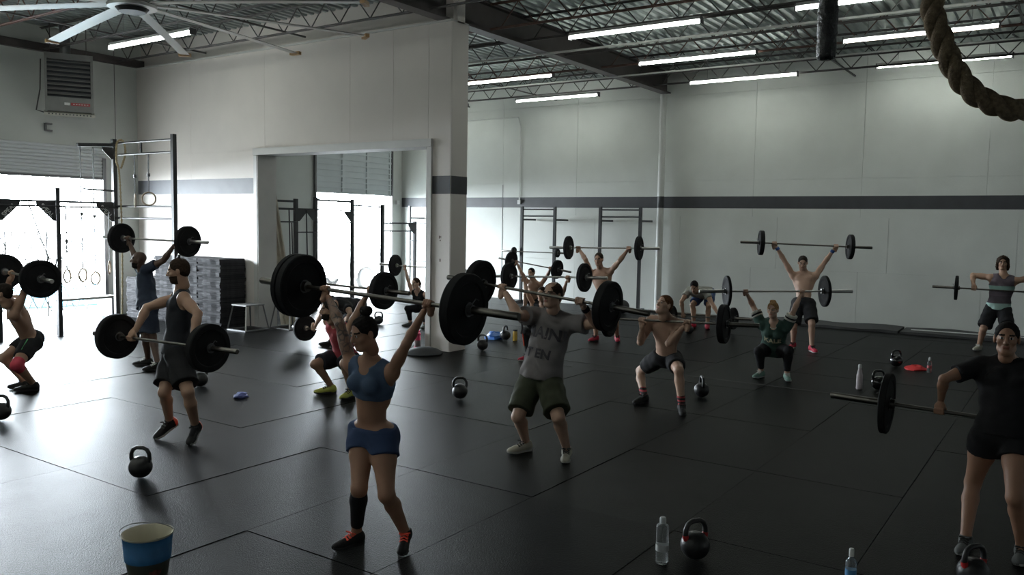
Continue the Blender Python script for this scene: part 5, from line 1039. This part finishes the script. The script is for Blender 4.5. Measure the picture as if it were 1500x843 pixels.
# crash pads at the wall foot
M_PAD = mat('black_foam_pad', (.035, .036, .036), .65, var=.2, vscale=4)
for y0, y1, lab in ((3.12, 6.1, 'flat black foam pad along the long wall behind the man with blue wraps'), (-.4, 3.08, 'flat black foam pad along the long wall behind the striped tank top')):
    mb_ = MB(); ny = 8; vs_ = []
    for i in range(ny+1):
        y = y0+(y1-y0)*i/ny; w_ = .02*math.sin(i*1.7)
        vs_ += [(19.05+w_, y, .002), (19.05+w_, y, .055+.012*math.sin(i*2.1)), (19.86, y, .08+.02*math.sin(i*1.3)), (19.86, y, .002)]
    mb_.add(vs_, [(i*4+j, i*4+(j+1) % 4, (i+1)*4+(j+1) % 4, (i+1)*4+j) for i in range(ny) for j in range(4)]+[(3, 2, 1, 0), (ny*4, ny*4+1, ny*4+2, ny*4+3)])
    tag(obj('foam_pad', mb_, M_PAD), lab, 'foam pad')
tag(obj('pvc_pipe', MB().tube([(19.30, 2.9, .085), (19.45, -.2, .095)], .012, 8), M_WHITE, None, True), 'thin white pipe lying on the foam pad by the long wall', 'pipe')
tag(obj('barbell_bar', MB().tube([(19.4, 9.0, .03), (19.4, 7.0, .03)], .025, 10), M_BARDARK, None, True), 'bare steel bar lying on the floor along the long wall', 'bar')
wb_ = MB(); N_ = 24
tag(obj('battle_rope', MB().tube([(18.3, 8.2-.1*i, .022+.0*i+.012*abs(math.sin(i*1.2))) for i in range(25)], .02, 8), M_STEEL, None, True), 'black wavy rope lying on the floor near the long wall', 'rope')

# ================================================================== STACKED MATS, STEEL BOXES, PLANKS
M_SMAT = mat('stacked_mat', (.032, .032, .034), .85, var=.2, vscale=9, obj_var=.25, spec=.08)
def stacked_mesh(sx, sy, seed):
    r_ = random.Random(seed); mb_ = MB(); ny = 5; vs_ = []; th = .036
    for i in range(ny+1):
        y = -sy/2+sy*i/ny; j_ = r_.uniform(-.02, .02); w_ = 0.0
        vs_ += [(-sx/2+j_, y, w_), (-sx/2+j_*.8+r_.uniform(-.008, .008), y, th+w_), (sx/2, y, th), (sx/2, y, 0)]
    return mb_.add(vs_, [(i*4+j, i*4+(j+1) % 4, (i+1)*4+(j+1) % 4, (i+1)*4+j) for i in range(ny) for j in range(4)]+[(3, 2, 1, 0), (ny*4, ny*4+1, ny*4+2, ny*4+3)]).mesh('stacked_mat')
var_ = [stacked_mesh(.60, .72, 11+k) for k in range(6)]
for me in var_: me.materials.append(M_SMAT)
for s_, (y, top, nm) in enumerate(((14.40, 1.40, 'beside the wide opening'), (15.14, 1.40, 'in the middle of the row'), (15.88, 1.38, 'behind the bald man'), (16.95, .90, 'nearest the outer wall'))):
    z = .002; k = 0
    while z < top-.03:
        o = link('stacked_mat', var_[(k*5+s_*2) % 6], None, None, (10.63+random.uniform(-.012, .012), y+random.uniform(-.010, .010), z)); z += .0385; k += 1
        tag(o, 'dark rubber mat in the stack by the partition '+nm, 'mat', 'stacked mats by the partition, '+nm)
def plyo(x, y, yaw, s, h, label):
    e = empty('steel_box', (x, y, 0), (0, 0, yaw)); tag(e, label, 'step box', None); b_, t_ = s/2, s*.36
    obj('top', MB().box((0, 0, h), (t_*2+.04, t_*2+.04, .025)), mat('grey_box_top', (.22, .22, .22), .6), e)
    for sx in (-1, 1):
        for sy in (-1, 1): obj('leg', MB().bar((sx*b_, sy*b_, .012), (sx*t_, sy*t_, h-.012), .026, .026), M_WHITE if sy < 0 and sx < 0 else M_GREYSTEEL, e)
        obj('base_bar', MB().bar((sx*b_, -b_, .014), (sx*b_, b_, .014), .025, .025), M_GREYSTEEL, e); obj('base_bar', MB().bar((-b_, sx*b_, .014), (b_, sx*b_, .014), .025, .025), M_GREYSTEEL, e)
plyo(10.62, 13.56, 0, .56, .50, 'steel step box in front of the mat stacks'); plyo(11.35, 13.15, 0, .58, .52, 'steel step box standing inside the wide opening')
M_PLANK = mat('pale_timber', (.42, .38, .30), .7, var=.15, vscale=6)
for k in range(3):
    o = obj('plank', MB().bar((11.50+k*.10, 13.55-k*.03, .02), (11.47+k*.09, 14.15-k*.06, 3.35-k*.3), .04, .12), M_PLANK); tag(o, 'long pale plank leaning inside the wide opening', 'plank', 'leaning planks')
# dark closet door in the outer wall
struct(obj('door_3', MB().box((14.70, YB-.015, 1.03), (.5, .05, 2.06)), mat('dark_door', (.06, .062, .066), .5)), 'narrow dark door in the outer wall beyond the opening')
# cable coil high on the outer wall
tag(obj('cable_coil', MB().tube([(14.35+.16*math.cos(t)*(1+.1*math.sin(3*t)), YB-.04, 4.15+.2*math.sin(t)+.01*t) for t in np.linspace(0, 16, 60)]+[(14.5, YB-.04, 3.7), (14.9, YB-.03, 2.4)], .012, 6), M_STEEL, None, True), 'coiled dark cable hanging high on the outer wall', 'cable')
tag(obj('camera_bracket', MB().box((19.62, YB-.06, 2.78), (.12, .10, .12)), M_WHITE), 'small white box on the outer wall beside the sectional door', 'wall box')

# ================================================================== CEILING FITTINGS
M_TUBE = mat('lit_tube', (.95, 1.0, .93), .5, emit=TUBE_STRENGTH)
def strip(x, y0, z, label):
    e = empty('strip_light', (x, y0, z)); tag(e, label, 'strip light', 'fluorescent strip lights')
    obj('housing', MB().prism([(-.06, 0, .05), (.06, 0, .05), (.045, 0, .10), (-.045, 0, .10)], (0, 0, 0), (0, 2.44, 0)), M_WHITE, e)
    obj('end_cap', MB().box((0, -.01, .035), (.12, .02, .11)), M_GREYSTEEL, e); obj('end_cap', MB().box((0, 2.45, .035), (.12, .02, .11)), M_GREYSTEEL, e)
    for sx in (-.032, .032): obj('tube', MB().tube([(sx, .02, .022), (sx, 2.42, .022)], .019, 10), M_TUBE, e, True)
    for y in (.4, 2.04): obj('hanger', MB().tube([(0, y, .10), (0, y, ZD-z-.02)], .004, 5), M_GREYSTEEL, e)
S_ = 'lit strip light '
strip(13.0, 5.27, 5.47, S_+'before the girder, row next to the partition'); strip(13.0, 1.32, 5.47, S_+'over the hall, row next to the partition')
strip(16.04, 5.37, 5.52, S_+'before the girder, middle row'); strip(16.10, 1.34, 5.56, S_+'over the hall, middle row')
strip(18.64, 5.32, 5.50, S_+'before the girder, row along the long wall'); strip(18.95, 1.32, 5.56, S_+'over the hall, row along the long wall')
strip(18.58, 10.17, 5.40, S_+'behind the girder, row along the long wall'); strip(16.3, 10.1, 5.52, S_+'behind the girder, middle row')
strip(18.6, 14.3, 5.40, S_+'by the outer wall, row along the long wall'); strip(8.67, 12.45, 5.26, S_+'behind the big ceiling fan')
for y_, w_ in ((14.6, 'before the outer wall'), (11.4, 'behind the ceiling fan'), (7.9, 'beside the ceiling fan'), (4.2, 'over the plain end')):  # assumed strips added out of view, only to brighten walls and people
    for x_, v_ in ((5.0, 'unseen second row added for fill'), (1.8, 'unseen third row added for fill'), (-1.4, 'unseen fourth row added for fill')):
        if not any(in_view(x_, y_+q_, 5.3, .03) for q_ in (0, 1.2, 2.44)): strip(x_, y_, 5.26, S_+w_+', '+v_)
# unit heater
e = empty('unit_heater', (9.05, 17.1, 4.20), (0, 0, math.radians(-27))); e.scale = (1.08, 1, 1.10); tag(e, 'grey louvred unit heater hung by the outer wall', 'heater')
M_HEAT = mat('grey_heater_enamel', (.22, .22, .215), .5, var=.08, vscale=6); M_HDARK = mat('heater_core', (.03, .035, .045), .4)
obj('casing', MB().box((-.38, .1, .58), (.04, .6, 1.06)).box((.38, .1, .58), (.04, .6, 1.06)).box((0, .1, 1.09), (.8, .6, .04)).box((0, -.17, .20), (.72, .06, .26)).box((0, .38, .6), (.76, .04, 1.0)).box((0, -.17, 1.05), (.72, .06, .09)), M_HEAT, e)
obj('core', MB().box((0, .08, .66), (.72, .30, .70)), M_HDARK, e)
for k in range(8): obj('louvre', MB().box((0, -.15, .40+k*.083), (.72, .09, .012), Matrix.Rotation(math.radians(28), 3, 'X')), M_HEAT, e)
obj('bottom_lip', MB().box((0, -.12, .04), (.84, .30, .05), Matrix.Rotation(math.radians(14), 3, 'X')), mat('cream_heater_lip', (.55, .54, .47), .5), e)
for k in range(13): obj('vent_slot', MB().box((-.34+k*.057, -.272, .01), (.022, .01, .02)), M_HDARK, e)
lb = obj('rating_label', MB().box((.18, -.202, .21), (.32, .004, .05)), mat('label_red', (.40, .06, .07), .5), e); obj('label_panel', MB().box((-.04, -.202, .21), (.09, .004, .045)), M_WHITE, e)
for k in range(6): obj('label_mark', MB().box((.07+k*.045, -.205, .21), (.026, .002, .012)), M_WHITE, lb)
obj('flue', MB().tube([(-.05, .15, 1.10), (-.05, .15, 1.82)], .09, 16), M_GREYSTEEL, e, True)
for x in (-.3, .3): obj('hanger_rod', MB().tube([(x, .1, 1.1), (x, .1, 1.8)], .008, 6), M_JOIST, e)
obj('gas_pipe', MB().tube([(-.46, .3, 1.05), (-.48, .3, .5), (-.55, .35, .12), (-.40, .35, .08)], .012, 6), M_JOIST, e, True)
tag(obj('wall_bracket', MB().box((8.92, YB-.03, 4.02), (.03, .06, .16)).box((8.98, YB-.05, 3.95), (.12, .06, .03)).box((8.98, YB-.05, 4.09), (.12, .06, .03)), M_GREYSTEEL), 'small steel bracket on the outer wall under the heater', 'bracket')
# big ceiling fan
fan = empty('ceiling_fan', (6.12, 10.02, 4.86)); tag(fan, 'huge ten-bladed silver ceiling fan', 'ceiling fan')
obj('hub', MB().lathe([(.02, -.10), (.16, -.10), (.20, -.05), (.20, .03), (.12, .06), (.02, .06)], (0, 0, 0), n=32), M_STEEL, fan, True); obj('hub_ring', MB().lathe([(.20, -.055), (.29, -.05), (.30, -.02), (.20, .02)], (0, 0, 0), n=32, close=True), M_ALU, fan, True)
obj('motor', MB().lathe([(.10, .06), (.12, .10), (.12, .35), (.05, .38), (.05, 1.12)], (0, 0, 0), n=24), M_GREYSTEEL, fan, True)
bl = MB().add([(x, y, z-.05*(x/3.05)**2) for x in np.linspace(.28, 3.0, 8) for (y, z) in ((-.085, -.006), (-.03, .022), (.05, .024), (.085, .012), (.05, .004), (-.03, .0))], [(i*6+j, i*6+(j+1) % 6, (i+1)*6+(j+1) % 6, (i+1)*6+j) for i in range(7) for j in range(6)]+[(5, 4, 3, 2, 1, 0), tuple(42+j for j in range(6))]).mesh('blade', True, 30)
bl.materials.append(mat('fan_blade_silver', (.52, .50, .46), .4, metal=.3))
wg = MB().box((3.03, 0, -.045), (.06, .19, .05)).mesh('winglet'); wg.materials.append(mat('tan_winglet', (.45, .27, .12), .5))
for k in range(10):
    a_ = math.radians(-28+36*k); o = link('blade', bl, None, fan, (0, 0, 0), (0, 0, a_)); link('winglet', wg, None, o)
# climbing rope looped by the viewer and wrapped rope end
twist_rope('climbing_rope', [(2.34, .36, 6.0), (2.35, .36, 4.2), (2.362, .355, 3.1), (2.367, .347, 2.778), (2.372, .330, 2.701), (2.386, .297, 2.616), (2.409, .255, 2.553), (2.444, .198, 2.515), (2.482, .141, 2.504), (2.527, .078, 2.526), (2.57, .01, 2.60), (2.60, -.05, 2.80), (2.62, -.10, 3.3), (2.62, -.12, 4.5), (2.62, -.12, 6.0)], .028, 'thick manila climbing rope looped up under the roof', M_ROPEB, 3, 42, 10, steps=14)
e = empty('wrapped_rope', (3.795, .963, 0)); tag(e, 'black tape-wrapped rope end hanging from the roof', 'rope')
M_TAPE = mat('black_tape', (.014, .014, .015), .22, var=.4, vscale=30, bump=.8, bscale=60)
pr = [(.02, 2.925), (.036, 2.93), (.041, 2.95)]; z = 2.97
while z < 5.9: pr += [(.0405+.002*math.sin(z*41), z), (.043+.0015*math.sin(z*23), z+.015)]; z += .05
obj('wrapping', MB().lathe(pr, (0, 0, 0), n=20), M_TAPE, e, True, ang=80); obj('core_rope', MB().tube([(0, 0, 5.8), (0, 0, 6.04)], .02, 10), M_ROPEB, e, True)

# ================================================================== OUTSIDE
struct(obj('pavement', MB().box((14, 30, -.08), (60, 24, .10)), mat('bright_concrete', (.62, .61, .58), .85, var=.06, vscale=1.5)), 'bright concrete yard outside the doors')
gate = empty('scissor_gate', (9.2, 18.45, 0)); tag(gate, 'folding steel lattice gate outside the roll-up door', 'gate')
M_GATE = mat('gate_steel', (.16, .16, .16), .5)
gx0, gx1, gz = -1.75, .85, 1.85; pit = .26
k = 0; x = gx0
while x < gx1+.01:
    for sg in (-1, 1):
        pts = [(x, sg*.008, .10)]; xx = x; zz = .10; 
        # each flat bar rises at a steep slant across the gate
        x_end = x+sg*1.30*.62
        x_end = min(max(x_end, gx0), gx1); z_end = .10+abs(x_end-x)/.62*1.35 if abs(x_end-x) > 1e-6 else .10
        if z_end > .3: obj('lattice_bar', MB().bar((x, sg*.008, .10), (x_end, sg*.008, min(z_end, gz)), .006, .022), M_GATE, gate)
    x += pit
for sg, xs_ in ((1, gx0), (-1, gx1)):
    for z0 in (.10+.42*j for j in range(1, 4)):
        ln = min((gz-z0)/1.35*.62, gx1-gx0)
        if ln > .1: obj('lattice_bar', MB().bar((xs_, sg*.008, z0), (xs_+sg*ln, sg*.008, z0+ln/.62*1.35), .006, .022), M_GATE, gate)
for x in (gx0, -.85, 0.0, gx1): obj('gate_post', MB().box((x, 0, gz/2-.0), (.03, .03, gz)), M_GATE, gate)
# light-blue paddling pool and white car in the yard
e = empty('paddling_pool', (11.2, 21.4, -.03)); tag(e, 'pale blue paddling pool in the bright yard', 'pool')
M_POOL = mat('pale_blue_vinyl', (.25, .55, .72), .3)
for z in (.11, .29): obj('air_ring', MB().tube([(1.9*math.cos(t), 1.0*math.sin(t), z) for t in np.linspace(0, 2*math.pi, 41)], .11, 10, False), M_POOL, e, True, ang=80)
obj('pool_floor', MB().lathe([(.01, .06), (.95, .06), (.95, .03), (.01, .03)], (0, 0, 0), n=32), M_POOL, e)
car = empty('car', (21.3, 20.2, -.03)); tag(car, 'white car parked outside the sectional door', 'car')
M_CARW = mat('white_car_paint', (.70, .70, .70), .25, coat=.4); M_TYRE = mat('car_tyre', (.03, .03, .03), .8); M_GLASSC = mat('car_glass', (.05, .06, .07), .1)
prof = [(-2.3, .35), (-2.3, .75), (-2.1, .92), (-1.3, 1.0), (-.6, 1.42), (.9, 1.45), (1.6, 1.05), (2.2, .95), (2.3, .6), (2.3, .35), (1.85, .35)]+[(1.4+.42*math.cos(t), .35+.38*math.sin(t)) for t in np.linspace(0, math.pi, 9)]+[(-1.0, .35)]+[(-1.45+.42*math.cos(t), .35+.38*math.sin(t)) for t in np.linspace(0, math.pi, 9)]
obj('body_shell', MB().prism([(x, -.85, z) for x, z in prof], (0, 0, 0), (0, 1.7, 0)), M_CARW, car)
obj('side_glass', MB().prism([(-.95, -.86, 1.05), (-.5, -.86, 1.36), (.8, -.86, 1.38), (1.3, -.86, 1.08)], (0, 0, 0), (0, .02, 0)), M_GLASSC, car)
for x in (1.4, -1.45):
    for y in (-.78, .78):
        wo = obj('wheel', MB().lathe([(.20, -.09), (.30, -.10), (.33, -.06), (.33, .06), (.30, .10), (.20, .09)], (x, y, .332), (0, 1, 0), 28, True), M_TYRE, car, True); obj('rim', MB().lathe([(.02, -.10), (.06, -.10), (.07, -.06), (.17, -.05), (.205, -.09), (.205, .05), (.02, .05)], (x, y, .332), (0, 1, 0), 24), M_ALU, wo, True)
